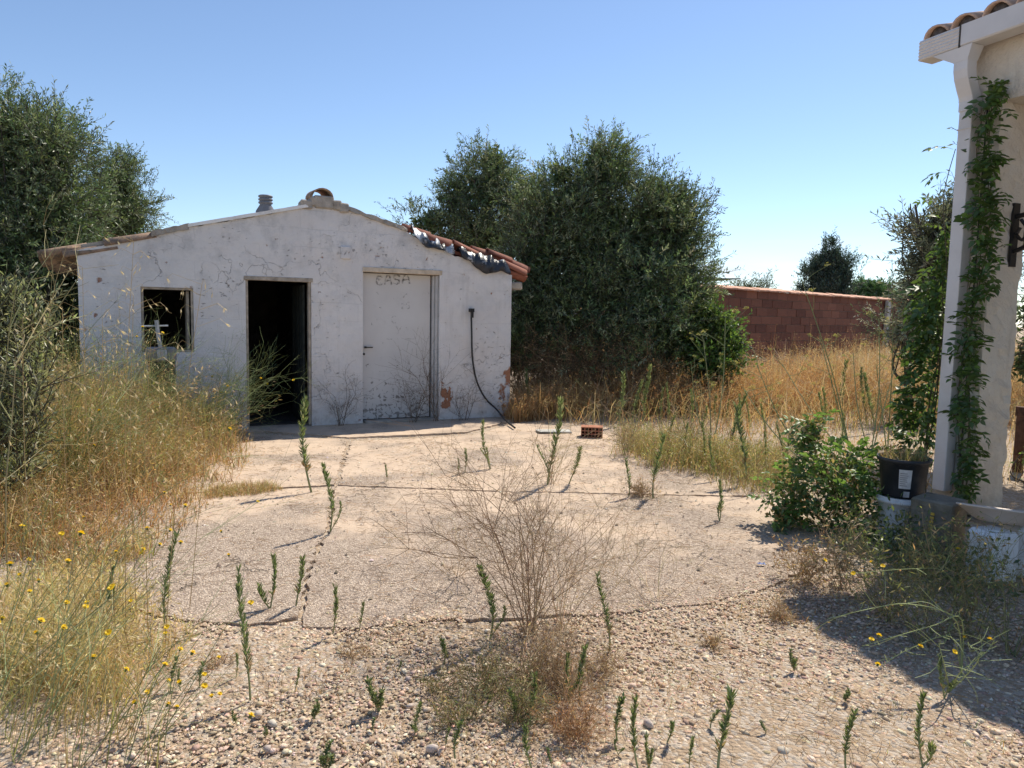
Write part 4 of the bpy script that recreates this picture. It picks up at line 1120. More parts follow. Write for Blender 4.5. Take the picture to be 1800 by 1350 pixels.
tree('far_tree', 'hazy grey green tree line behind the wall beside the pillar', PD(1595, 600, Yp + 6),
     [lobe(1592, 520, Yp + 6, 30, 16), lobe(1640, 515, Yp + 6, 45, 24), lobe(1700, 510, Yp + 6, 50, 30)],
     800, .22, .07, [(0.09, 0.13, 0.08), (0.11, 0.15, 0.09)], 19, 'far trees behind the wall', .1, .2, 10, twl=.4)
tree('far_tree', 'low tuft of foliage just above the wall left of the conifer', PD(1320, 600, 30),
     [lobe(1320, 512, 30, 24, 14), lobe(1300, 518, 30, 20, 12)], 130, .16, .03, [(0.13, 0.17, 0.09), (0.10, 0.13, 0.07)], 20, 'far trees behind the wall', .6, .1, 10, upw=1.2, twl=.45, core=.1)
GRN = [(0.10, 0.19, 0.035), (0.14, 0.24, 0.045), (0.07, 0.14, 0.03), (0.18, 0.27, 0.07)]
tree('green_bush', 'bright green leafy bush at the foot of the big olive by the wall', PD(1250, 680, 12.6),
     [lobe(1244, 560, 12.6, 28, 40), lobe(1265, 595, 12.5, 30, 34), lobe(1230, 600, 12.6, 34, 44), lobe(1250, 640, 12.4, 46, 40)], 900, .07, .045, GRN, 21, None, .2, .03, 9, M_LEAF, core=.4, limbs=4, clump=.25)['category'] = 'bush'
tree('green_bush', 'sunlit green bush glimpsed right of the pillar foot', PD(1815, 930, 6.9),
     [lobe(1825, 860, 6.9, 48, 50), lobe(1870, 850, 6.9, 50, 60)], 420, .055, .03, GRN, 22, None, .2, .02, 9, M_LEAF, twl=.2, core=.3, limbs=3, clump=.2)['category'] = 'bush'
tree('dark_shrub', 'grey green shrub seen far right beyond the pillar', PD(1830, 760, 12),
     [lobe(1830, 560, 12, 60, 110), lobe(1880, 600, 12, 80, 120), lobe(1800, 640, 12, 26, 50)], 900, .07, .016, OL, 23, None, .3, .06, 13, core=.5)['category'] = 'bush'
rng = np.random.default_rng(77)
# carport sheet beyond the wall
c0, c1 = PD(1180, 490, 26), PD(1302, 490, 29)
cp = thing('carport', 'thin dark carport roof edge showing over the wall beside the olive', 'carport', (c0[0], c0[1], 0))
m = MB(); dv = c1 - c0
V = [(0, 0, c0[2] - .12), (dv[0], dv[1], c1[2] - .01), (dv[0] - .4, dv[1] + 3, c1[2] + .02), (-.5, 4, c0[2] + .0)]
V += [(a, b, c + (.16 if i in (0, 3) else .03)) for i, (a, b, c) in enumerate(V)]
m.add(V, [(0, 3, 2, 1), (4, 5, 6, 7), (0, 1, 5, 4), (1, 2, 6, 5), (2, 3, 7, 6), (3, 0, 4, 7)]); m.build('roof_sheet', M_ROOFDARK, cp)
for f in (.15, .75): m = MB(); m.box((dv[0] * f - .05, dv[1] * f + 1, 0), (dv[0] * f + .05, dv[1] * f + 1.1, c0[2] - .05)); m.build('post', M_ROOFDARK, cp)

# ------------------------------------------------------------------ grass
GOLD = [(0.44, 0.30, 0.15), (0.52, 0.38, 0.20), (0.36, 0.23, 0.11), (0.60, 0.47, 0.28), (0.31, 0.20, 0.10)]
RUSSET = [(0.44, 0.24, 0.10), (0.52, 0.31, 0.14), (0.36, 0.19, 0.08), (0.58, 0.40, 0.20)]
GGREEN = [(0.26, 0.27, 0.085), (0.33, 0.33, 0.12), (0.21, 0.23, 0.075), (0.40, 0.37, 0.17)]
def grass(poly, n, hfun, cols, name, label, wd=.006, leanv=.35, segs=3, z0=GZ, dens=None, heads=0.0, cjit=.2, mat=None, wind=(0, 0), edge=0.0):
    xy = scatter(poly, n)
    if dens is not None: xy = xy[rng.uniform(size=len(xy)) < dens(xy[:, 0], xy[:, 1])]
    fe = np.ones(len(xy))
    if edge:      # plants thin out and get shorter towards the border of the stand
        pg = np.asarray(poly, float); dm = np.full(len(xy), 1e9)
        for i in range(len(pg)):
            a_, b_ = pg[i], pg[(i + 1) % len(pg)]; ab = b_ - a_
            t_ = np.clip(((xy - a_) @ ab) / max(ab @ ab, 1e-9), 0, 1)
            dm = np.minimum(dm, np.linalg.norm(xy - a_ - t_[:, None] * ab, axis=1))
        fe = np.clip(dm / edge + .55 * vn(xy[:, 0], xy[:, 1], 5.0, 3) + .35 * vn(xy[:, 0], xy[:, 1], 13.0, 6), 0, 1)
        k_ = rng.uniform(size=len(xy)) < .06 + fe; xy, fe = xy[k_], fe[k_]
    n = len(xy)
    H = hfun(xy[:, 0], xy[:, 1]) * rng.uniform(.55, 1.15, n) * (.4 + .6 * fe)
    a = rng.uniform(0, 2 * np.pi, n)
    ln = np.stack([np.cos(a), np.sin(a)], 1) * np.abs(rng.normal(leanv, leanv * .6, n))[:, None] + np.array(wind)
    P = np.concatenate([xy, np.full((n, 1), z0)], 1)
    C = pal(cols, n, cjit)
    m = MB(); m.blades(P, H, ln, wd * rng.uniform(.6, 1.4, n), C, segs)
    if heads:
        k = rng.uniform(size=n) < heads
        nl = np.linalg.norm(ln[k], axis=1)
        tip = P[k] + np.stack([ln[k, 0] * H[k], ln[k, 1] * H[k], H[k] * (1 - .35 * np.minimum(1, nl))], 1)
        for q in range(3):
            off = rng.normal(0, .012, tip.shape) - np.array([0, 0, .02 * q])
            dd = np.concatenate([ln[k] * 1.2, np.full((k.sum(), 1), .35)], 1) + rng.normal(0, .45, (k.sum(), 3))
            m.leaves(tip + off, dd, rdir(k.sum()), rng.uniform(.02, .05, k.sum()), rng.uniform(.005, .010, k.sum()), np.clip(C[k] * 1.15, 0, .9))
    return stuff(m.build(name, mat or M_DRY), label, 'grass')
sl0 = SO + SW * 2.0 - SN * .35; slL = SO - SW * 1.5 - SN * .3
LEFT = [G2(452, 778), G2(428, 830), G2(375, 888), G2(315, 945), G2(235, 1005), G2(60, 1015), G2(-250, 1010), (-9.5, 5.0), (-10.5, 9.0), (-7.5, 10.0), (slL[0], slL[1]), (sl0[0] - .3, sl0[1] - .1)]
def hl(x, y):
    edge = np.clip((G2(380, 860)[0] - .2 - x) * .55 + .25, .25, 1.0)
    return (.98 + .20 * vn(x, y, 2.1) + .035 * (y - 6)) * edge
grass(LEFT, 50000, hl, GOLD, 'dry_grass', 'tall golden dry grass in front of the left half of the shed', .0065, .55, 3, heads=.5, dens=lambda x, y: .75 + .25 * vn(x, y, 1.7, 3), edge=.55)
grass(LEFT, 30000, lambda x, y: hl(x, y) * 1.2, GGREEN, 'green_grass', 'thin green stems mixed through the golden grass on the left', .005, .3, 3, heads=.35, mat=M_LEAF, dens=lambda x, y: np.clip(.55 + .6 * vn(x, y, 1.3, 6), 0, 1), edge=.6)
grass(LEFT, 9000, lambda x, y: .22 + 0 * x, RUSSET, 'dead_grass', 'matted russet dead grass under the left grass stand', .008, .8, 3, heads=.2, edge=.35)
LOW = [G2(300, 925), G2(250, 985), G2(330, 1075), G2(345, 1140), G2(280, 1210), G2(120, 1300), G2(-200, 1300), G2(-420, 1100), G2(-200, 1000), G2(100, 1000)]
grass(LOW, 17000, lambda x, y: .20 + .08 * vn(x, y, 2.7), [(0.62, 0.50, 0.26), (0.55, 0.44, 0.20), (0.48, 0.42, 0.18), (0.66, 0.56, 0.34)], 'dry_grass', 'low straw-coloured grass at the left edge of the yard', .005, .6, 3, heads=.3, dens=lambda x, y: np.clip(.6 + .6 * vn(x, y, 2.3, 1), 0.05, 1), edge=.4)
FR = [G2(370, 860), G2(470, 852), G2(500, 862), G2(440, 872), G2(360, 878)]
grass(FR, 1500, lambda x, y: .10 + 0 * x, GOLD[:4] + [(0.35, 0.38, 0.12)], 'dry_grass', 'short fringe of grass growing along the left slab joint', .005, .7, 2)
# the field behind the slab edge
BACK = [(0.25, 11.3), G2(905, 738), G2(1075, 750), G2(1102, 795), G2(1255, 838), G2(1338, 872), G2(1430, 905), G2(1560, 935), (3.3, 6.2), (5.5, 7.0), (9, 9), (16, 16), (18, 26), (12, 23), (8, 18.5), (4, 14.8), (1.0, 13.6)]
def dist_seg(x, y): return y - (10.9 + .10 * (x - 3) ** 1)
def hb(x, y): return np.clip(.36 + .18 * (y - 9.0), .30, 1.18) * (1 + .2 * vn(x, y, 1.5, 2))
def db(x, y): return np.clip(.34 + .32 * (y - 9.6), .24, 1) * np.clip(.6 + .75 * vn(x, y, 1.6, 5), 0.04, 1)
grass(BACK, 60000, hb, GOLD + RUSSET + [(0.64, 0.52, 0.32), (0.58, 0.46, 0.27), (0.50, 0.42, 0.22)], 'dry_grass', 'golden dry grass field between the yard slab and the red wall', .0085, .8, 2, heads=.45, dens=db)
grass([(0.3, 11.5), (1.4, 11.7), (3.0, 11.3), (5.2, 12.0), (7.0, 14.0), (6, 16.5), (3.6, 14.6), (0.8, 13.6), (0.0, 12.2)], 15000, lambda x, y: .75 + .18 * vn(x, y, 1.9, 4), RUSSET, 'russet_brush', 'reddish brown dry brush at the right foot of the big olive', .009, .8, 3, heads=.6)
grass(BACK, 9500, lambda x, y: np.clip(.25 + .08 * (y - 9), .2, .75), GGREEN, 'green_grass', 'thin green weeds mixed through the dry field', .006, .25, 3, heads=.3, mat=M_LEAF, dens=lambda x, y: np.clip(.5 + .6 * vn(x, y, 1.1, 9), 0, 1))
NEARB = [G2(1070, 806), G2(1240, 850), G2(1325, 885), G2(1420, 850), G2(1400, 800), G2(1250, 790), G2(1150, 770), G2(1085, 760)]
grass(NEARB, 8200, lambda x, y: .33 + .13 * vn(x, y, 3), GOLD + GGREEN + GGREEN[:3], 'mixed_weeds', 'mixed green and straw weeds along the right slab edge', .005, .5, 3, heads=.4, mat=M_LEAF, edge=.45)
SHEDR = [(-.1, 10.6), G2(905, 742), G2(985, 735), (1.5, 11.6), (1.4, 12.4), (.2, 11.6)]
grass(SHEDR, 4200, lambda x, y: .42 + .15 * vn(x, y, 3), GOLD + RUSSET, 'dry_grass', 'brown dry grass against the right corner of the shed', .007, .5, 3, heads=.6)
# thin scattered straw over slabs and gravel
YARD = [G2(180, 1040), G2(340, 880), G2(450, 790), G2(900, 755), G2(1080, 770), G2(1330, 880), G2(1450, 960), G2(1560, 1080), G2(1800, 1250), G2(1700, 1350), G2(100, 1350)]
def litter(poly, n, ln, r, cols, name, label, z=0.008):
    xy = scatter(poly, n)
    xy = xy[vn(xy[:, 0], xy[:, 1], 2.4, 8) + rng.normal(0, .6, len(xy)) > -.1]
    n = len(xy); a = rng.uniform(0, np.pi * 2, n); L = ln * rng.uniform(.4, 1.8, n)
    dv = np.stack([np.cos(a), np.sin(a), rng.uniform(-.05, .18, n)], 1)
    P = np.concatenate([xy, np.full((n, 1), z)], 1)
    pts = np.stack([P, P + dv * (L * .5)[:, None] + np.array([0, 0, .004]), P + dv * L[:, None] + rng.normal(0, .012, (n, 3)) * [1, 1, .2]], 1)
    m = MB(); m.sticks(pts, r, 3, pal(cols, n, .2)); return stuff(m.build(name, M_DRY), label, 'litter')
litter(YARD, 9500, .05, .0011, GOLD + [(0.25, 0.17, 0.1)], 'straw_litter', 'bits of dry straw strewn over the slabs and gravel')
FRONT = [G2(330, 1100), G2(540, 1100), G2(900, 1090), G2(1290, 1060), G2(1440, 1030), G2(1560, 1110), G2(1800, 1290), G2(1800, 1350), G2(200, 1350)]
grass(FRONT, 8000, lambda x, y: .035 + .02 * vn(x, y, 4), GOLD + RUSSET + GGREEN[:2], 'grass_stubble', 'sparse dry stubble in the foreground gravel', .003, .9, 2, dens=lambda x, y: np.clip(.2 + .8 * vn(x, y, 3.2, 2), 0, 1))

# ------------------------------------------------------------------ single weeds
def spike_mesh(h, dens=150, seed=0, dead=0.0, wdt=.020):
    """fleabane-like spike: upright stem closely set with narrow leaves (unit: metres)"""
    global rng
    keep_ = rng; rng = np.random.default_rng(seed)
    ms, ml, h0 = MB(), MB(), h
    for si in range([1, 2, 1, 3, 1, 2, 1][seed % 7]):
        hs = 1.0 if si == 0 else rng.uniform(.35, .8); tilt = 0.0 if si == 0 else rng.uniform(-.3, .3)
        ph = rng.uniform(0, 6); am = h * .055
        h = h0 * hs
        z = np.linspace(0, h, 9)
        path = np.stack([tilt * (z / h) ** 1.3 * h + am * np.sin(z / h * 3 + ph) - am * math.sin(ph), am * np.cos(z / h * 2.6 + ph) - am * math.cos(ph), z], 1)
        ms.sticks(path, np.linspace(.0038 if h > .3 else .0022, .0014, 9)[None], 5, (0.24, 0.27, 0.12))
        n = int(dens * h / .4 * 1.0) + 40
        k = rng.uniform(.12, 1.0, n) ** .75
        p = np.stack([np.interp(k * h, z, path[:, i]) for i in range(3)], 1)
        a = rng.uniform(0, 2 * np.pi, n)
        up = 1.3 + 1.3 * k + rng.normal(0, .35, n)
        D = np.stack([np.cos(a), np.sin(a), up], 1)
        L = wdt * (1.75 if h > .3 else .95) * (1.0 + .1 * np.sin(k * 9 + ph)) * rng.uniform(.6, 1.35, n)
        c = pal([(0.15, 0.21, 0.07), (0.20, 0.26, 0.10), (0.26, 0.31, 0.14), (0.11, 0.16, 0.05)], n, .22)
        old = (k < .32) & (rng.uniform(size=n) < .6)
        c[old] = pal([(0.36, 0.27, 0.13), (0.28, 0.2, 0.1)], old.sum(), .15)
        ml.leaves(p, D, rdir(n) + np.array([0, 0, 1.]), L, wdt * (.24 if h > .3 else .17) * rng.uniform(.7, 1.3, n), c, .1)
    a_, b_ = ms.mesh('weed_stem', M_STEM), ml.mesh('weed_leaves', M_LEAF)
    rng = keep_
    return a_, b_
SPK = {}
def spike(px, pyb, pyt, label, group=None, var=None, bushy=1.0):
    g = G(px, pyb)
    Y = g[1]
    top = PD(px, pyt, Y)
    h = max(.03, float(top[2]))
    key = (var if var is not None else random.randrange(7))
    kk = (key, h > .3)
    if kk not in SPK: SPK[kk] = spike_mesh(.45 if h > .3 else .16, 170 if h > .3 else 260, 100 + key * 2 + (h > .3))
    a, b = SPK[kk]
    T = thing('fleabane_weed', label, 'weed', (g[0], g[1], GZ * .4), random.uniform(0, 6.28), group or 'upright green weeds')
    ref = .45 if h > .3 else .16
    bushy *= random.uniform(1.05, 1.5)
    T.scale = ((h / ref) ** .6 * bushy, (h / ref) ** .6 * bushy, h / ref)
    T.rotation_euler = (random.uniform(-.11, .11), random.uniform(-.11, .11), random.uniform(0, 6.28))
    link('stem', a, T); link('foliage', b, T)
SP = [(548, 866, 706, 'tallest green weed spike at left, reaching up to the doorway step', 1.25), (580, 935, 815, 'green weed spike rising from the joint between the slabs'), (475, 1070, 978, 'thin weed spike left of a twin at the front slab corner'), (520, 1066, 978, 'paired dark green weed spikes at the front corner of the slab'),
      (440, 1228, 1008, 'very tall thin green weed in the left foreground gravel'), (585, 1112, 1028, 'hook-topped green weed at the front slab edge'), (632, 1108, 1058, 'short green weed right of the hook-topped one on the slab edge'), (666, 1248, 1192, 'small leafy dark weed alone in the gravel, shadow to its left', 1.7),
      (862, 1120, 984, 'bright green weed spike left of the dry wiry weed', 1.2), (1072, 1142, 1010, 'green weed spike right of the dry wiry weed'), (1105, 872, 806, 'left one of two green weeds in the tuft on the right slab', 1.5), (1148, 876, 766, 'taller right one of two green weeds in the tuft on the right slab', 1.4),
      (1265, 915, 848, 'lone green weed near the right slab edge'), (862, 825, 742, 'slim green weed standing before the white door'), (1000, 850, 780, 'bushy green weed right of the straw tuft on the slab', 1.4), (962, 852, 700, 'tall weed in the straw tuft in mid slab', 1.1),
      (805, 834, 806, 'tiny weed left of a pair on the far slab'), (817, 832, 790, 'tiny thin weed right of a pair on the far slab'), (680, 846, 816, 'tiny grey weed alone on the far slab'), (518, 1214, 1172, 'short dark weed in the left gravel by the tall thin one'),
      (415, 1188, 1146, 'small weed left of the tall thin foreground weed'), (291, 1116, 948, 'tall green weed at the edge of the low straw grass'), (193, 1076, 998, 'green spike inside the low straw grass at left'), (425, 1105, 1078, 'tiny weed at the left end of the slab edge'),
      (932, 1272, 1190, 'dark leafy weed at the front of the dry clump', 1.3), (905, 1262, 1205, 'leafy weed left of the dark leafy one in the dry clump', 1.3), (780, 1165, 1120, 'pair of dark weeds at the left of the dry clump', 1.5), (800, 1330, 1270, 'leafy weed in the gravel below the dry clump', 1.5),
      (935, 1350, 1278, 'weed at the bottom edge under the dry clump', 1.3), (970, 1345, 1310, 'stubby weed at the bottom edge right of its taller neighbour'), (1020, 1240, 1145, 'thin weed at the right of the dry clump'), (1000, 1235, 1150, 'weed just left of the thin one at the right of the dry clump'),
      (1085, 1300, 1230, 'weed with broad tuft right of the dry clump', 1.3), (1122, 1352, 1238, 'tall weed at the bottom edge right of centre', 1.2), (1140, 1350, 1290, 'weed close beside the tall one at the bottom edge'), (1212, 1356, 1296, 'short weed at the bottom edge, third from the clump'), (1262, 1356, 1222, 'hook-topped leafy weed at the bottom edge', 1.4),
      (1487, 1352, 1252, 'tall slim weed in the bottom right gravel with a yellow bloom beside it', 1.2), (1622, 1345, 1228, 'tall thin weed in the bottom right gravel by the shade edge'), (1660, 1225, 1160, 'weed standing in the shade edge at lower right', 1.3), (730, 1285, 1235, 'small dark weed left of the clump in gravel', 1.3), (575, 1352, 1310, 'leafy tuft at the bottom edge left of centre', 1.8), (300, 1215, 1160, 'weed inside the flowering stems at lower left'), (318, 1212, 1178, 'short weed beside its taller twin among flowering stems at lower left'),
      (1285, 800, 690, 'tall green weed behind the slab edge, left of a thicker one', 1.3), (1310, 850, 715, 'thickest green weed just behind the right slab edge', 1.5), (1175, 795, 732, 'green weed at the left of the row behind the slab edge', 1.2), (1205, 815, 745, 'second green weed in the row behind the slab edge'), (1235, 825, 740, 'third green weed in the row behind the slab edge'), (1448, 770, 690, 'grey green weed in the far right bare patch', 1.3), (1340, 830, 760, 'green weed at the right end of the row behind the slab edge'),
      (1190, 700, 640, 'tall weed in the golden field below the red wall'), (940, 730, 650, 'green weed close to the right shed corner', 1.2), (1260, 845, 770, 'weed at the very edge of the right slab'), (1375, 820, 740, 'slender weed left of the fennel')]
ORD = ['first', 'second', 'third', 'fourth', 'fifth', 'sixth', 'seventh', 'eighth', 'ninth', 'tenth', 'eleventh', 'twelfth', 'thirteenth', 'fourteenth', 'fifteenth', 'sixteenth', 'seventeenth', 'eighteenth', 'nineteenth', 'twentieth']
for i in range(20):
    px = 1085 + 24 * i + random.uniform(-8, 8); py = random.uniform(735, 850) if px > 1250 else random.uniform(735, 800)
    SP.append((px, py, py - random.uniform(45, 110), ORD[i] + ' from the left of the thin weeds in the straw behind the slab', random.uniform(.9, 1.4), 'thin weeds behind the right slab edge'))
for i in range(16):
    px = 335 + 76 * i + random.uniform(-25, 25); py = random.uniform(1130, 1335)
    SP.append((px, py, py - random.uniform(14, 42), ORD[i] + ' from the left of the tiny weeds sprouting in the gravel', random.uniform(1.0, 1.9), 'tiny weeds in the gravel'))
for s_ in SP: spike(s_[0], s_[1], s_[2], s_[3], s_[5] if len(s_) > 5 else None, None, s_[4] if len(s_) > 4 else 1.0)

def branchy(base, n0, h, spread, levels, seed, r0=.004, kink=.2, fork=(3, 5), droop=0.0):
    """recursive wiry plant -> list of (path, r0, r1), tips"""
    rr = np.random.default_rng(seed); segs = []; tips = []
    def grow(p, d, L, r, lv):
        pts = [p]; dd = d.copy()
        for i in range(4):
            dd = dd + rr.normal(0, kink * .5, 3) + np.array([0, 0, -droop * (levels - lv)])
            dd /= np.linalg.norm(dd); pts.append(pts[-1] + dd * L / 4)
        segs.append((np.array(pts), r, r * .6))
        if lv <= 1: tips.append((pts[-1], dd)); return
        for j in range(rr.integers(*fork)):
            k = rr.integers(1, 5); s0 = pts[k]
            side = rr.normal(size=3); side -= dd * (side @ dd); side /= np.linalg.norm(side)
            nd = dd * rr.uniform(.5, 1.0) + side * rr.uniform(.4, .95); nd /= np.linalg.norm(nd)
            grow(s0, nd, L * rr.uniform(.45, .75), r * .62, lv - 1)
        tips.append((pts[-1], dd))
    for i in range(n0):
        a = rr.uniform(0, 2 * np.pi); sp_ = spread * rr.uniform(.3, 1.0)
        grow(np.array([rr.normal(0, .02), rr.normal(0, .02), -.02]), nrm(np.array([math.cos(a) * sp_, math.sin(a) * sp_, 1.0])), h * rr.uniform(.6, 1), r0 * rr.uniform(.7, 1.1), levels)
    return segs, tips
def seg_sticks(m, segs, sides, cols):
    thin = np.array([s_[1] for s_ in segs]); thin = thin < .45 * thin.max()
    for sel, ix in ((~thin, [0, 1, 2, 3, 4]), (thin, [0, 2, 4])):   # fine side twigs need fewer bends
        sg = [s_ for s_, q in zip(segs, sel) if q]
        if not sg: continue
        P = np.stack([s_[0][ix] for s_ in sg]); R = np.stack([np.linspace(s_[1], s_[2], len(ix)) for s_ in sg])
        m.sticks(P, R, sides, pal(cols, len(sg), .15))
DRYST = [(0.42, 0.30, 0.17), (0.34, 0.23, 0.13), (0.50, 0.38, 0.23)]
def wiry(px, py, h, label, seed, n0=7, spread=.55, levels=4, cols=DRYST, r0=.0036, name='dry_weed', fork=(3, 5), leafc=None, nleaf=0, at=None, cat='weed', group='dry wiry weeds', kink=.2, leafL=.02):
    g = np.array([*(at if at is not None else G2(px, py)), 0.0])
    T = thing(name, label, cat, (g[0], g[1], GZ * .5), 0, group)
    segs, tips = branchy(None, n0, h, spread, levels, seed, r0, kink, fork)
    m = MB(); seg_sticks(m, segs, 3, cols); m.build('stems', M_STEM, T)
    if nleaf:
        rr = rng.integers(0, len(segs), nleaf); k = rng.integers(1, 5, nleaf)
        p = np.stack([segs[i][0][j] for i, j in zip(rr, k)])
        m = MB(); m.leaves(p, rdir(nleaf) + np.array([0, 0, .3]), rdir(nleaf), leafL * rng.uniform(.6, 1.4, nleaf), leafL * .3, pal(leafc, nleaf, .2)); m.build('dry_leaves', M_DRY, T)
    return T, tips
wiry(930, 1115, .68, 'large dry wiry branching weed in the centre of the foreground', 5, 16, .70, 4, [(0.34, 0.22, 0.13), (0.42, 0.29, 0.17), (0.27, 0.17, 0.10)], .0032, fork=(3, 6))
wiry(985, 1105, .66, 'pale dry wiry weed tangled right of the central one', 6, 13, .95, 4, [(0.60, 0.46, 0.28), (0.52, 0.38, 0.22)], .0024, fork=(3, 5), kink=.3)
wiry(800, 1010, .5, 'pale straw weed arching over the slab left of centre', 7, 9, 1.3, 4, [(0.60, 0.45, 0.26), (0.50, 0.36, 0.20)], .0018, kink=.3)
wiry(1150, 1060, .55, 'pale straw weed sprawling over the right front slab', 8, 9, 1.4, 4, [(0.60, 0.46, 0.28), (0.52, 0.39, 0.23)], .0018, kink=.35)
wiry(970, 850, .55, 'straw tuft growing in the middle of the far slab', 9, 9, .55, 3, [(0.60, 0.46, 0.26), (0.5, 0.4, 0.2)], .003, kink=.25)
TUFT = [(935, 1190, .24, 60, 'upper tuft of the dry clump at the foot of the wiry weed', 0), (860, 1215, .17, 46, 'left tuft of the dry clump in the foreground', 1), (1000, 1215, .20, 50, 'right tuft of the dry clump in the foreground', 0), (805, 1265, .12, 36, 'lowest left tuft of the dry clump', 1), (915, 1265, .15, 46, 'lower middle tuft of the dry clump', 1),
        (1010, 1290, .15, 50, 'reddish tuft at the lower right of the dry clump', 2), (1060, 1180, .12, 26, 'small brown tuft right of the wiry weed', 0), (770, 1205, .09, 22, 'small tuft left of the dry clump', 1), (1250, 1130, .07, 22, 'brown tuft on the gravel near the shade tip', 0), (620, 1150, .07, 20, 'small dry tuft on the gravel left of centre', 0), (1370, 1085, .10, 34, 'dry tuft at the right end of the broken slab edge', 0), (380, 1165, .08, 22, 'dry tuft in the left gravel', 0)]
for i, (px, py, h, n0, lab, kd) in enumerate(TUFT):
    wiry(px, py, h * (1.15 if h > .1 else 1), lab, 320 + i, int(n0 * .8), 1.1, 3, [[(0.42, 0.29, 0.16), (0.32, 0.21, 0.11), (0.52, 0.38, 0.22)], [(0.38, 0.26, 0.13), (0.28, 0.24, 0.09), (0.24, 0.25, 0.09)], [(0.48, 0.28, 0.14), (0.38, 0.22, 0.1)]][kd], .0018, leafc=[GOLD, GOLD + GGREEN, RUSSET][kd], nleaf=n0 * 6, leafL=.017, kink=.55, group='dry tufts in the gravel')
wiry(1130, 872, .16, 'dry brown tuft around the two weeds on the right slab', 24, 30, .9, 3, DRYST, .003, leafc=GOLD, nleaf=300, kink=.4)
# dark twiggy climbers at the white door and shed foot
for s_l, lab, h, n0, sd_ in ((4.30, 'leafless dark twiggy weed against the white door frame', .95, 9, 31), (3.95, 'low dark brambles across the bottom of the white door', .55, 8, 32), (2.95, 'dark dried weeds between the doorway and the white door', .5, 9, 33), (4.7, 'dry twigs leaning on the wall right of the white door', .6, 6, 34)):
    p = SO + SW * s_l - SN * .14
    T, tips = wiry(0, 0, h, lab, sd_, n0, .42, 4, [(0.09, 0.065, 0.045), (0.14, 0.10, 0.07), (0.2, 0.15, 0.1)], .0042, at=p[:2], fork=(2, 5), leafc=[(0.07, 0.05, 0.035), (0.13, 0.1, 0.06)], nleaf=120, group='dark twigs along the shed front')
# dead brush under the big olive
for i, (px, Y, h, lab) in enumerate(((925, 12.2, .9, 'dry tangled brush beside the right shed corner'), (985, 12.3, 1.0, 'dark dead brush under the left side of the big olive'), (1060, 12.2, .95, 'pale-tipped dead brush in front of the big olive trunk'), (1120, 12.0, .8, 'brown dead brush right of the olive trunk'))):
    p = PD(px, 700, Y)
    wiry(0, 0, h, lab, 40 + i, 34, .7, 4, [(0.16, 0.105, 0.06), (0.26, 0.17, 0.09), (0.10, 0.07, 0.045), (0.36, 0.25, 0.13)], .006, 'dead_brush', (3, 5), GOLD + RUSSET, 1500, p[:2], 'bush', 'dead brush under the olive', leafL=.035)
# mixed brown tufts along the slab edge
for i, (px, py, h, lab) in enumerate(((1100, 800, .35, 'brown seedy weed at the left end of the right slab edge'), (1210, 800, .4, 'straw and green bushy weed behind the right slab edge'), (1390, 790, .35, 'dry bushy weed at the bare patch before the fennel'))):
    wiry(px, py, h, lab, 50 + i, 14, .5, 4, DRYST + [(0.25, 0.27, 0.12)], .003, leafc=GOLD + GGREEN, nleaf=350, leafL=.02)

# flowers: chicory-like stems with small yellow heads
def flower_mesh():
    m = MB(); n = 12; a = np.arange(n) * 2 * np.pi / n
    for q, (l, tz) in enumerate(((.011, .25), (.008, .8))):
        D = np.stack([np.cos(a + q * .3), np.sin(a + q * .3), np.full(n, tz)], 1)
        m.leaves(np.zeros((n, 3)) + np.array([0, 0, .002 * q]), D, np.tile([0, 0, 1.], (n, 1)), l, .0055, pal([(0.85, 0.60, 0.02), (0.88, 0.68, 0.04)], n, .06), .05, .7)
    m.lathe([(.0, -.008), (.004, -.006), (.0045, 0), (.0, .001)], 6, col=(0.16, 0.2, 0.06))
    return m.mesh('flower', M_PETAL)
FLW = flower_mesh()
def flowering(px, py, h, label, seed, n0=4, spread=.5, levels=3, cols=((0.20, 0.25, 0.09), (0.26, 0.31, 0.13), (0.16, 0.2, 0.07)), nf=4, r0=.0028, at=None, kink=.12, group='yellow flowered weeds', fork=(2, 4), lean=None, name='flowering_weed', fs=1.0):
    g = np.array([*(at if at is not None else G2(px, py)), 0.0])
    T = thing(name, label, 'weed', (g[0], g[1], GZ * .5), 0, group)
    segs, tips = branchy(None, n0, h, spread, levels, seed, r0, kink, fork)
    if lean is not None:
        f = lambda p: p + np.stack([p[..., 2] * lean[0], p[..., 2] * lean[1], 0 * p[..., 2]], -1)
        segs = [(f(s_[0]), s_[1], s_[2]) for s_ in segs]; tips = [(f(np.array(p)), d) for p, d in tips]
    m = MB(); seg_sticks(m, segs, 3, list(cols)); m.build('stems', M_STEM, T)
    idx = np.random.default_rng(seed).permutation(len(tips))[:nf]
    for i in idx:
        o = link('flower', FLW, T); o.location = tips[i][0]; o.scale = [fs * random.uniform(.8, 1.3)] * 3
        o.rotation_euler = (random.uniform(-.6, .6), random.uniform(-.6, .6), random.uniform(0, 6))
    return T
LF = [(30, 1330, .62), (95, 1300, .6), (-40, 1260, .75), (150, 1345, .5), (60, 1200, .7), (200, 1290, .55), (230, 1345, .42), (-60, 1345, .7), (110, 1180, .6), (270, 1300, .4), (10, 1120, .8), (170, 1120, .6)]
LL = ['in the bottom left corner', 'second from the bottom left corner', 'at the left edge above the corner', 'at the bottom edge left of the gravel', 'rising left of the straw grass', 'leaning over the left gravel', 'short one at the bottom edge in the gravel', 'cut by the left edge at the bottom', 'inside the straw grass at lower left', 'the rightmost, leaning over the gravel', 'tallest, against the golden grass at left edge', 'between straw grass and tall golden grass']
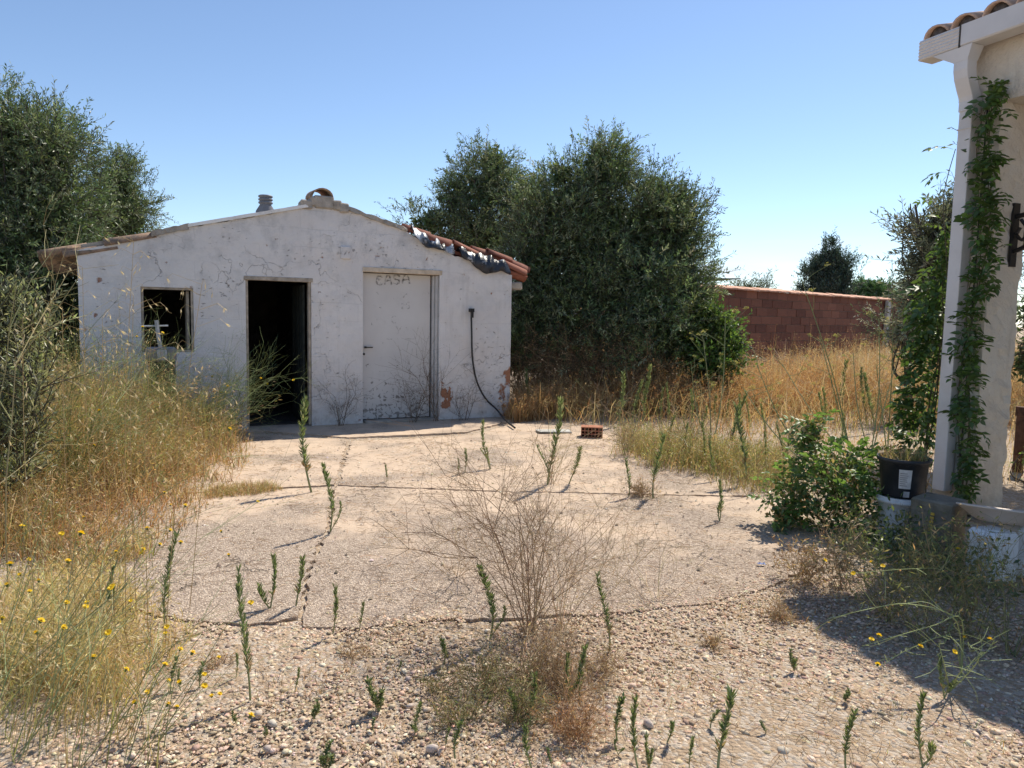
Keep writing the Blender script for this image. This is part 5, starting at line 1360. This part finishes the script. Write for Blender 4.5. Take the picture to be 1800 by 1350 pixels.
for i, ((px, py, h), l_) in enumerate(zip(LF, LL)):
    flowering(px, py, h, 'green stemmed weed with yellow flowers, ' + l_, 60 + i, 4, .5, 3, nf=5, lean=(.42, .12), fork=(1, 4), r0=.0023, cols=((0.27, 0.30, 0.12), (0.34, 0.36, 0.17), (0.22, 0.25, 0.10)))
grass([G2(-150, 1350), G2(-250, 1180), G2(60, 1170), G2(200, 1230), G2(300, 1350)], 420, lambda x, y: .34 + .1 * vn(x, y, 3), GGREEN + GGREEN + GOLD[:2], 'green_grass', 'fine green stems in the lower left corner', .0032, .35, 3, mat=M_LEAF, wind=(.35, .1))
for i, (px, py, h, l_) in enumerate(((395, 770, .75, 'green broom-like weed with yellow flowers leaning before the dark doorway'), (362, 785, .75, 'green flowering weed right below the shed window'), (230, 800, .95, 'green flowering weed left of the window in tall grass'), (130, 880, .9, 'green flowering weed among the tall grass at left'))):
    flowering(px, py, h, l_, 80 + i, 16, .55, 4, nf=5, lean=(.25, .0), r0=.004, fork=(3, 5), fs=1.6)
# shaded weeds at lower right with long arching pale-green stems
def arching(label, paths, flowers, name='flowering_weed'):
    base = np.array(paths[0][0]); T = thing(name, label, 'weed', base, 0, 'arching weeds in the house shade'); m = MB()
    for p in paths:
        sp_ = smooth_path(np.array(p) - base, 22)
        m.sticks(sp_, np.linspace(.0030, .0014, 22)[None], 4, (0.30, 0.34, 0.15))
        for k in (7, 11, 15, 18):   # side branches
            d = nrm(rng.normal(size=3) + (sp_[k + 1] - sp_[k]) * 14 + np.array([0, 0, .3])) * rng.uniform(.07, .16)
            m.sticks(smooth_path([sp_[k], sp_[k] + d * .5 + rng.normal(0, .008, 3), sp_[k] + d], 6), np.linspace(.0018, .001, 6)[None], 3, (0.32, 0.36, 0.16))
        for k in range(3, 21):   # short side spurs
            d = nrm(rng.normal(size=3) + np.array([0, 0, .5])) * rng.uniform(.012, .035)
            m.sticks(np.stack([sp_[k], sp_[k] + d * .6, sp_[k] + d]), .0013, 3, (0.32, 0.36, 0.15))
    m.build('stems', M_STEM, T)
    for f in flowers:
        o = link('flower', FLW, T); o.location = np.array(f) - base; o.scale = [1.15] * 3; o.rotation_euler = (random.uniform(-.7, .7), random.uniform(-.7, .7), 0)
q = lambda px, py, Y: PD(px, py, Y)
ga = G(1660, 1130)
arching('pale green arching weed with yellow flowers in front of the buckets', [[ga, q(1690, 1060, 3.45), q(1660, 1005, 3.4), q(1600, 1000, 3.3), q(1500, 1008, 3.2)], [ga, q(1680, 1040, 3.5), q(1640, 985, 3.5), q(1600, 965, 3.5)], [ga, q(1690, 1070, 3.5), q(1720, 1000, 3.6), q(1760, 978, 3.7)]],
        [q(1500, 1008, 3.2), q(1552, 995, 3.3), q(1532, 988, 3.35), q(1684, 965, 3.5), q(1450, 985, 3.3)])
ga = G(1690, 1190)
arching('zigzag green weed with yellow flowers lying over the house shadow', [[ga, q(1680, 1090, 3.0), q(1600, 1062, 2.95), q(1530, 1070, 2.9), q(1455, 1088, 2.9)], [ga, q(1690, 1088, 3.0), q(1640, 1100, 2.95), q(1570, 1120, 2.9), q(1515, 1136, 2.85)], [ga, q(1672, 1120, 2.95), q(1600, 1140, 2.9), q(1550, 1170, 2.85)]],
        [q(1545, 1117, 2.9), q(1532, 1124, 2.88), q(1696, 1121, 3.0), q(1618, 1136, 2.9), q(1543, 1168, 2.85)])
ga = G(1670, 1215)
arching('green weed with a yellow tip climbing right through the shadow', [[ga, q(1690, 1180, 2.8), q(1730, 1150, 2.8), q(1748, 1125, 2.8)], [ga, q(1660, 1170, 2.8), q(1650, 1130, 2.8)], [ga, q(1720, 1160, 2.8), q(1700, 1130, 2.85)]], [q(1740, 1124, 2.8), q(1678, 1146, 2.8)])
for i, (px, py, h, l_) in enumerate(((1560, 1085, .4, 'dark tangled weed at the shaded shrub foot'), (1620, 1130, .42, 'tangled weed in the shade before the concrete block'), (1700, 1110, .42, 'tangled weed in the shade before the white bucket'), (1780, 1150, .42, 'tangled weed in the shade at the right edge'), (1480, 1030, .34, 'sunlit dry weed at the edge of the house shade'), (1420, 1020, .2, 'low brown weed patch on the right end of the slab'))):
    wiry(px, py, h, l_, 90 + i, 14, .8, 4, [(0.13, 0.15, 0.06), (0.2, 0.2, 0.09), (0.26, 0.2, 0.1)] if i < 4 else DRYST, .0026, leafc=GGREEN + GOLD[:1] if i < 4 else GOLD, nleaf=420, leafL=.028, group='tangled weeds by the house')
# fennel stalks
def fennel(px, py, tops, label, Yb_):
    g = G(px, py); T = thing('fennel_plant', label, 'weed', (g[0], g[1], 0), 0, 'fennel stalks'); m = MB()
    for (tx, ty, bend) in tops:
        e = PD(tx, ty, g[1] + rng.normal(0, .12)) - g; mid = e * .5 + np.array([bend, 0, 0])
        p = smooth_path([(0, 0, -.02), mid, e], 14); m.sticks(p, np.linspace(.008, .003, 14)[None], 5, pal([(0.22, 0.27, 0.12), (0.30, 0.33, 0.17)], 1, .1))
        for k in (6, 8, 10, 11, 12):
            d = nrm(rng.normal(size=3) * [1, .5, .3] + np.array([0, 0, .9])) * rng.uniform(.12, .34)
            br_ = smooth_path([p[k], p[k] + d * .5 + rng.normal(0, .015, 3), p[k] + d], 6); m.sticks(br_, np.linspace(.003, .0016, 6)[None], 4, (0.26, 0.30, 0.13))
            o = link('umbel', UMB, T); o.location = br_[-1]; o.rotation_euler = (random.uniform(-.4, .4), random.uniform(-.4, .4), random.uniform(0, 6)); o.scale = [random.uniform(.7, 1.2)] * 3
    m.build('stalks', M_STEM, T)
m = MB()
for r_ in range(10):
    dd = nrm(rng.normal(size=3) * [1, 1, .2] + np.array([0, 0, .7])) * .035; m.sticks(np.stack([np.zeros(3), dd]), .0009, 3, (0.4, 0.42, 0.16))
    m.leaves(dd[None] + rng.normal(0, .004, (4, 3)), rdir(4), rdir(4), .009, .006, pal([(0.55, 0.50, 0.12), (0.40, 0.42, 0.14)], 4, .1))
UMB = m.mesh('umbel', M_LEAF)
fennel(1500, 815, [(1375, 640, -.05), (1405, 480, .05), (1440, 590, .0)], 'leaning fennel stalks left of the potted plant', 0)
fennel(1530, 805, [(1545, 560, .05), (1580, 620, 0), (1500, 620, -.05)], 'upright fennel stalks close to the pillar vine', 0)
fennel(1560, 800, [(1568, 455, .03), (1540, 640, 0)], 'tallest single fennel stalk rising above the red wall', 0)
fennel(1460, 850, [(1330, 640, -.1), (1305, 680, -.1)], 'low fennel stalks leaning far left over the slab edge', 0)
fennel(1250, 800, [(1235, 590, .03), (1275, 560, .05), (1215, 640, -.05)], 'fennel stalks overlapping the left end of the red wall', 0)

# wild oats near the camera at left
def oat_mesh(sd_):
    rr = np.random.default_rng(sd_); m = MB()
    for s2 in (-.16, .16, 0.0):
        m.leaves(np.zeros((1, 3)), np.array([[s2, rr.normal(0, .08), -1.0]]), rr.normal(size=(1, 3)), .025, .0042, np.array([[0.74, 0.64, 0.42]]), .25, .4)
    m.sticks([[(0, 0, -.02), (.004, 0, -.034), (.012, 0, -.045)]], .0004, 3, (.5, .4, .22))
    return m.mesh('oat_spikelet', M_DRY)
OATS = [oat_mesh(i) for i in range(3)]
def oat(px, Y, pyt, label, seed, lean=0.0):
    rr = np.random.default_rng(seed); b = PD(px, 900, Y); b = np.array([b[0], b[1], 0.0]); top = PD(px + lean, pyt, Y) - b
    T = thing('wild_oat', label, 'grass', b, 0, 'wild oats before the shed'); m = MB(); ml = MB()
    p = smooth_path([(0, 0, 0), top * .55 + np.array([-.02, 0, .03]), top], 18)
    m.sticks(p, np.linspace(.0022, .001, 18)[None], 3, (0.50, 0.40, 0.22))
    for k in range(8, 18):
        for j in range(rr.integers(1, 4)):
            a = rr.uniform(0, 6.28); L = rr.uniform(.04, .13)
            d = np.array([math.cos(a), math.sin(a) * .6, .35]); e = p[k] + d * L; e2 = e + np.array([math.cos(a) * .025, 0, -.02])
            m.sticks(np.stack([p[k], p[k] + d * L * .6, e, e2]), .0006, 3, (0.55, 0.45, 0.26))
            o = link('spikelet', OATS[rr.integers(0, 3)], T); o.location = e2; o.rotation_euler = (rr.normal(0, .4), rr.normal(0, .3) - .7 * math.cos(a), a); o.scale = [rr.uniform(.8, 1.15)] * 3
    m.build('stem', M_DRY, T)
OA = [(175, 3.3, 470, 'wild oat whose head covers the left shed corner', -30), (215, 3.2, 425, 'tallest wild oat head below the left roof tile', 20), (235, 3.4, 520, 'wild oat left of the window edge', 0), (200, 3.0, 560, 'lower wild oat head on the white wall', -20), (285, 3.2, 500, 'wild oat leaning right across the window opening', 70), (130, 3.1, 540, 'wild oat in front of the dark gap left of the shed', -20), (60, 2.9, 560, 'wild oat over the grey green shrub at left', -20), (330, 3.6, 660, 'wild oat head just below the window', 60), (255, 3.3, 600, 'wild oat in front of the dark machine', 10)]
for i, (a, b, c, d, e) in enumerate(OA): oat(a, b, c, d, 200 + i, e)

# grey-green leafy shrub at the left edge
tree('grey_green_shrub', 'grey green leafy shrub filling the left edge in tall grass', PD(30, 980, 4.9),
     [lobe(-5, 680, 4.9, 60, 90, 60), lobe(-50, 590, 4.9, 60, 55), lobe(40, 600, 4.9, 26, 36), lobe(20, 780, 4.8, 70, 80, 60), lobe(-60, 770, 4.8, 90, 90), lobe(75, 680, 4.8, 25, 40)],
     1250, .05, .0115, [(0.21, 0.25, 0.11), (0.27, 0.30, 0.15), (0.17, 0.20, 0.09), (0.36, 0.37, 0.21)], 25, None, .5, .014, 16, M_LEAF, upw=1.1, twl=.24, core=.0, limbs=0, clump=.2)['category'] = 'shrub'
rng = np.random.default_rng(99)
T, tips = wiry(0, 0, 1.55, 'bare yellowish branching stalk against the dark olive at far left', 301, 2, .12, 4, [(0.38, 0.34, 0.16), (0.30, 0.26, 0.12)], .006, 'dry_stalk', (2, 4), None, 0, PD(10, 900, 3.9)[:2], 'weed', None)

# ------------------------------------------------------------------ vine on the pillar, shrub, pots
def compound(seed, n=7, L=.15, lw=.036, ll=.055, col=GRN):
    global rng
    keep_ = rng; rng = np.random.default_rng(seed)
    m = MB(); pts = np.array([(0, 0, 0), (L * .4, 0, .012), (L * .75, 0, .006), (L, 0, -.018)]); pts = smooth_path(pts, 5)
    m.sticks(pts, .0012, 3, (0.14, 0.18, 0.05))
    P, D = [], []
    for i in range(n // 2):
        k = 1 + i * 1.3
        for s_ in (-1, 1):
            p = np.array([np.interp(k, range(5), pts[:, q]) for q in range(3)]); P.append(p); D.append((.55, s_, rng.uniform(-.35, .05)))
    P.append(pts[-1]); D.append((1, 0, -.35))
    P, D = np.array(P), nrm(np.array(D)); n_ = len(P)
    N = np.tile([0, 0, 1.], (n_, 1)) + rng.normal(0, .2, (n_, 3))
    S_ = nrm(np.cross(D, N)); NN = np.cross(S_, D)
    C = pal(col, n_, .14)
    l = (ll * rng.uniform(.8, 1.2, n_))[:, None]; w = (lw * rng.uniform(.8, 1.2, n_))[:, None]
    V = np.stack([P, P + D * l * .3 + S_ * w * .45 + NN * w * .1, P + D * l * .62 + S_ * w * .36 + NN * w * .08, P + D * l - NN * l * .12, P + D * l * .62 - S_ * w * .36 + NN * w * .08, P + D * l * .3 - S_ * w * .45 + NN * w * .1, P + D * l * .45 - NN * w * .05], 1)
    base = np.arange(n_)[:, None, None] * 7
    Tt = (np.array([[0, 1, 6], [1, 2, 6], [2, 3, 6], [3, 4, 6], [4, 5, 6], [5, 0, 6]])[None] + base).reshape(-1, 3)
    m.add(V.reshape(-1, 3), None, Tt, np.repeat(C, 7, axis=0))
    me = m.mesh('compound_leaf', M_LEAF, True); rng = keep_
    return me
VL = [compound(400 + i, 7, .17, .042, .07, [(0.09, 0.165, 0.035), (0.12, 0.21, 0.045), (0.07, 0.13, 0.03)]) for i in range(6)]
VG = [(0.10, 0.19, 0.035), (0.14, 0.25, 0.05), (0.07, 0.14, 0.03)]
vine = thing('climbing_vine', 'green climbing vine with pinnate leaves on the pillar beside the downpipe', 'vine', HW(.22, -.03, 0), 0)
vo_ = np.array(vine.location)
m = MB(); vpaths = []
for i, (x0_, xs_) in enumerate(((.23, .02), (.26, -.02), (.21, .05), (-.02, .02), (-.03, -.03), (-.04, .04))):
    zt = 3.12 if i < 3 else (2.75, 2.0, 1.7)[i - 3]
    p = smooth_path([HW(x0_, -.03 - .02 * (i % 2), .05)] + [HW(x0_ + .035 * math.sin(z * 3.1 + i), -.035 - .015 * math.cos(z * 4 + i), z) for z in np.arange(.4, zt, .4)] + [HW(x0_ + xs_, -.03, zt)], 40)
    vpaths.append(p); m.sticks(p - vo_, np.linspace(.007, .003, 40)[None], 5, (0.12, 0.10, 0.06))
m.build('vine_stems', M_STEM, vine)
def leaf_at(parent, me, pos, dirv, sc, off):
    o = link('leaf', me, parent); o.location = np.array(pos) - off
    d = Vector(dirv).normalized(); o.rotation_euler = (Matrix.Rotation(0, 3, 'X') @ d.to_track_quat('X', 'Z').to_matrix()).to_euler(); o.rotation_euler.rotate_axis('X', random.uniform(-.7, .7)); o.scale = [sc] * 3
    return o
for i in range(225):
    pi = random.choice([0, 1, 2, 0, 1, 2, 3, 4, 5]); p = vpaths[pi][random.randint(2, 39)]
    if pi < 3:   # front: spread along the outer face and round the near corner
        d = HD * random.uniform(-.1, 1.0) + HM * random.uniform(-.8, -.15) + np.array([0, 0, random.uniform(-.7, .45)])
        p = p + HD * random.uniform(0, .10) - HM * random.uniform(0.0, .05)
    else:        # far corner: leaves poke out to the left of the pillar
        d = -HD * random.uniform(.3, 1.0) + HM * random.uniform(-.9, .3) + np.array([0, 0, random.uniform(-.6, .4)])
        p = p - HD * random.uniform(.0, .05) - HM * random.uniform(0, .06)
        if p[2] < 1.6: p = p - HD * random.uniform(0, .05) - HM * random.uniform(0, .04)
    leaf_at(vine, random.choice(VL), p, d, random.uniform(.65, 1.15), vo_)
m = MB(); n = 620
pk = [vpaths[i] for i in (0, 1, 2)]
P = np.array([pk[i % 3][rng.integers(2, 40)] for i in range(n)]) + HD * rng.uniform(-.02, .10, (n, 1)) - HM * rng.uniform(0, .07, (n, 1)) + rng.normal(0, .03, (n, 3)) * [0, 0, 1]
n2 = 1100; zz_ = rng.uniform(.35, 2.15, n2); wz = np.interp(zz_, [.3, .9, 1.5, 2.2], [.15, .13, .10, .05])
P2 = np.array([HW(0, 0, z) for z in zz_]) - HD * (rng.uniform(-.25, 1, (n2, 1)) * wz[:, None] + .03) - HM * (rng.uniform(-.3, .9, (n2, 1)) * wz[:, None])
P = np.concatenate([P, P2]); n = len(P)
m.leaves(P - vo_, rdir(n) + np.array([0, 0, -.5]), rdir(n) - HM * .8 + np.array([0, 0, .6]), rng.uniform(.045, .075, n), rng.uniform(.025, .038, n), pal([(0.09, 0.165, 0.035), (0.13, 0.22, 0.05), (0.07, 0.13, 0.03)], n, .2), .12, .42)
stuff(m.build('small_leaves', M_LEAF, vine))
# green mass at the foot-left of the pillar (same kind of leaf)
for i in range(75):
    z = random.uniform(.55, 1.7); p = HW(-.04 - random.uniform(0, .09), -.03 - random.uniform(0, .08) - (.05 if z < 1.0 else 0), z)
    leaf_at(vine, random.choice(VL), p, -HD * random.uniform(-.2, 1) - HM * random.uniform(-.3, 1) + np.array([0, 0, random.uniform(-.7, .3)]), random.uniform(.6, 1.05), vo_)
SL = [compound(500 + i, 7, .10, .030, .042, [(0.10, 0.19, 0.04), (0.15, 0.26, 0.06), (0.07, 0.13, 0.03)]) for i in range(5)]
sp0 = G(1455, 925)
shrub = thing('leafy_shrub', 'bushy bright green shrub at the right of the slab beside the pots', 'shrub', (sp0[0], sp0[1], 0), 0)
so_ = np.array(shrub.location); segs, tips = branchy(None, 10, .42, .9, 3, 77, .006, .25, (3, 5))
m = MB(); seg_sticks(m, segs, 4, [(0.16, 0.16, 0.07), (0.2, 0.17, 0.09)]); m.build('stems', M_STEM, shrub)
lobes_ = [(PD(1455, 825, sp0[1]), .30, .22), (PD(1400, 870, sp0[1]), .22, .22), (PD(1500, 830, sp0[1] + .1), .26, .20), (PD(1425, 760, sp0[1] + .1), .12, .20), (PD(1480, 890, sp0[1] - .1), .28, .18), (PD(1380, 905, sp0[1] - .05), .16, .12)]
for i in range(285):
    c, r, rz_ = random.choices(lobes_, weights=[3, 2, 2.4, .9, 2.2, 1])[0]
    d = rdir(1)[0]; p = c + d * np.array([r, r * .9, rz_]) * random.uniform(.45, 1.0)
    p[2] = max(p[2], .05)
    leaf_at(shrub, random.choice(SL), p, d + np.array([0, 0, random.uniform(-.3, .4)]), random.uniform(.75, 1.3), so_)
m = MB()
for c, r, rz_ in lobes_:
    n = 260; d = rdir(n); p = c + d * np.array([r, r, rz_]) * rng.uniform(.2, .8, (n, 1)); p[:, 2] = np.maximum(p[:, 2], .03)
    m.leaves(p - so_, rdir(n), rdir(n) + np.array([0, 0, .6]), .05, .026, pal([(0.09, 0.16, 0.04), (0.12, 0.2, 0.05), (0.4, 0.3, 0.13)], n, .2))
stuff(m.build('inner_foliage', M_LEAF, shrub))
# low shaded greenery round the pot feet
m = MB(); n = 1500
cc = np.array([G(1600, 960), G(1660, 1010), G(1560, 985), G(1520, 960), G(1700, 1040), G(1600, 1010)])
ci = rng.integers(0, len(cc), n); p = cc[ci] + rng.normal(0, .14, (n, 3)) * [1, 1, 0] + np.abs(rng.normal(0, .12, (n, 1))) * [0, 0, 1] + [0, 0, .02]
m.leaves(p, rdir(n) + np.array([0, 0, .4]), rdir(n) + np.array([0, 0, .8]), rng.uniform(.03, .06, n), .02, pal([(0.07, 0.12, 0.03), (0.10, 0.16, 0.05), (0.13, 0.17, 0.06)], n, .2))
stuff(m.build('ground_ivy', M_LEAF), 'low dark green growth around the feet of the pots', 'ground cover')

def bucket(name, loc, r0, r1, h, mat, label, cat, rim=.012, wall_=.006, parts=True):
    T = thing(name, label, cat, loc, random.uniform(0, 1))
    m = MB()
    pr = [(0.001, 0.0), (r0, 0.0)] + [(r0 + (r1 - r0) * k, h * k) for k in (.02, .3, .6, .86)] + [(r1 * 1.005 + rim, h * .865), (r1 + rim, h * .93), (r1 + rim * .6, h * .935), (r1 + rim * .8, h * .99), (r1 + rim * .6, h), (r1 - wall_, h), (r1 - wall_ * 2, h * .6), (r0 - wall_, .02), (0.001, .02)]
    m.lathe(pr, 32); m.build('body', mat, T, True)
    return T
b1 = PD(1585, 870, 5.1); bl_ = np.array([b1[0], b1[1], 0])
bucket('white_bucket', bl_, .145, .158, float(b1[2]), M_WHITEPLASTIC, 'white plastic bucket standing under the dark plant pot', 'bucket')
pot = thing('plant_pot', 'dark plastic plant pot with a white paper label on a white bucket', 'pot', bl_ + np.array([0, 0, float(b1[2]) + .001]), 0)
hp_ = .285
pot.scale = (.88, .88, .95)
m = MB(); m.lathe([(.001, 0), (.145, 0), (.15, .01), (.18, hp_ * .9), (.195, hp_ * .905), (.198, hp_), (.188, hp_), (.184, hp_ * .93), (.178, hp_ * .85), (.001, hp_ * .85)], 36); m.build('body', M_DARKPLASTIC, pot, True)
m = MB(); m.lathe([(.001, hp_ * .87), (.1, hp_ * .90), (.181, hp_ * .86)], 20); m.build('soil', M_SOIL, pot)
def curved_label(z0_, z1_, a0, a1, mat, name, parent, dr, n=10):
    m = MB(); V = []
    for i in range(n + 1):
        a = a0 + (a1 - a0) * i / n
        for z in (z0_, z1_):
            r = .15 + (.18 - .15) * (z - .01) / (hp_ * .9 - .01) + dr; V.append((r * math.cos(a), r * math.sin(a), z))
    m.add(V, [(2 * i, 2 * i + 2, 2 * i + 3, 2 * i + 1) for i in range(n)]); return m.build(name, mat, parent)
fa = math.atan2(-b1[1], -b1[0])
lb = curved_label(.075, .215, fa - .16, fa + .36, M_PAPER, 'paper_label', pot, .002)
curved_label(.012, .055, fa + .06, fa + .34, M_PAPER, 'small_label', pot, .002)
for k in range(7): curved_label(.095 + k * .015, .1 + k * .015, fa - .12, fa + .1 + .12 * random.random(), M_INK, 'print_line', lb, .0035)
m = MB(); n = 420; a = rng.uniform(0, 6.28, n); r = .17 * np.sqrt(rng.uniform(0, 1, n)); P = np.stack([r * np.cos(a), r * np.sin(a), np.full(n, hp_ * .87)], 1)
m.blades(P, rng.uniform(.04, .15, n), rng.normal(0, .5, (n, 2)), .006, pal(GOLD + GGREEN + GGREEN, n, .2), 3); m.build('dry_plant', M_LEAF, pot)
g = G(1662, 982)
blk = thing('concrete_block', 'mossy grey concrete block standing at the pillar foot', 'block', (g[0], g[1] + .12, 0), HA + .35)
bevel_box('body', (-.13, -.12, 0), (.13, .14, .365), M_MOSSY, blk, .012, .006)
bevel_box('foot', (-.17, -.09, 0), (-.132, .12, .27), M_MOSSY, blk, .01, .004)
for k in range(5): bevel_box('yellow_mark', (-.01 + .002 * k, -.128, .17 + k * .026), (.014 + .002 * k, -.1225, .188 + k * .026), M_STRAP, blk, .002)
g = G(1759, 1032)
wb = thing('white_container', 'tall white plastic container holding up the cream basin', 'container', (g[0], g[1] + .1, 0), .3)
bevel_box('body', (-.10, -.10, 0), (.10, .10, .31), M_WHITEPLASTIC, wb, .025)
m = MB(); m.lathe([(.05, .31), (.05, .316), (.0, .316)], 16); m.build('cap', M_WHITEPLASTIC, wb)
g2_ = G(1828, 1020)
wc = thing('white_container', 'second white container cut off by the right picture edge', 'container', (g2_[0], g2_[1] + .12, 0), -.1)
bevel_box('body', (-.11, -.11, 0), (.11, .11, .31), M_WHITEPLASTIC, wc, .025)
bs = PD(1768, 898, 4.3)
bz = .315
basin = thing('basin', 'shallow cream plastic basin resting on the white containers', 'basin', (bs[0] + .03, bs[1] + .07, bz), 0)
rt_ = Vector((bs[1], -bs[0], 0)).normalized(); basin.rotation_euler = Matrix.Rotation(rad(-11), 3, rt_).to_euler()
m = MB(); m.lathe([(.001, 0), (.12, 0), (.16, .02), (.235, .075), (.245, .078), (.245, .086), (.232, .084), (.155, .03), (.001, .012)], 40); m.build('body', M_BOWL, basin, True)
# hollow brick, litter, pale stone, rusty post
g = G(1040, 770)
hb_ = thing('hollow_brick', 'red perforated hollow brick lying on the slab behind the weeds', 'brick', (g[0], g[1], .0), -.12)
bw, bh_, bd = .27, .135, .2
m = MB(); nx_, nz2 = 6, 3; xs = np.linspace(-bw / 2, bw / 2, nx_ * 2 + 2); tk = .011
xe = [-bw / 2]; ze = [0.0]
cw = (bw - tk * (nx_ + 1)) / nx_; chh = (bh_ - tk * (nz2 + 1)) / nz2
for i in range(nx_ + 1): m.box((-bw / 2 + i * (cw + tk), 0, 0), (-bw / 2 + i * (cw + tk) + tk, bd, bh_))
for j in range(nz2 + 1):
    for i in range(nx_): m.box((-bw / 2 + i * (cw + tk) + tk + .0003, .0015, j * (chh + tk)), (-bw / 2 + (i + 1) * (cw + tk) - .0003, bd - .0015, j * (chh + tk) + tk))
m.build('body', M_BRICK, hb_)
m = MB(); m.box((-bw / 2 + .002, bd * .8, .002), (bw / 2 - .002, bd * .82, bh_ - .002)); m.build('core', M_BRICK, hb_)
g = G(975, 760)
o = bevel_box('flat_stone', (-.22, -.12, 0), (.22, .12, .03), M_POSTCONC, None, .012, .02); o.location = (g[0], g[1], 0.002); o.rotation_euler = (0, 0, .2); tag(o, 'flat whitish stone lying left of the hollow brick', 'stone')
g = G(1338, 994)
m = MB(); V = []; 
for i in range(7):
    for j in range(4): V.append((-.025 + i * .008, -.012 + j * .008, .006 + .005 * math.sin(i * 1.9 + j) + .004 * math.sin(j * 2.3)))
m.add(V, [(i * 4 + j, i * 4 + 4 + j, i * 4 + 5 + j, i * 4 + 1 + j) for i in range(6) for j in range(3)]); o = m.build('wrapper', M_LITTER); o.location = (g[0], g[1], .006); tag(o, 'small blue and white wrapper lying on the right slab', 'litter')
pp = PD(1791, 800, 7.6)
o = thing('rusty_post', 'dark rusty iron post behind the pillar at the right edge', 'post', (pp[0], pp[1], 0), 0)
tp_ = float(PD(1791, 715, 7.6)[2])
m = MB(); m.lathe([(.05, -.05), (.05, tp_ - .1), (.062, tp_ - .095), (.062, tp_), (0, tp_)], 14); m.build('tube', M_RUST, o)
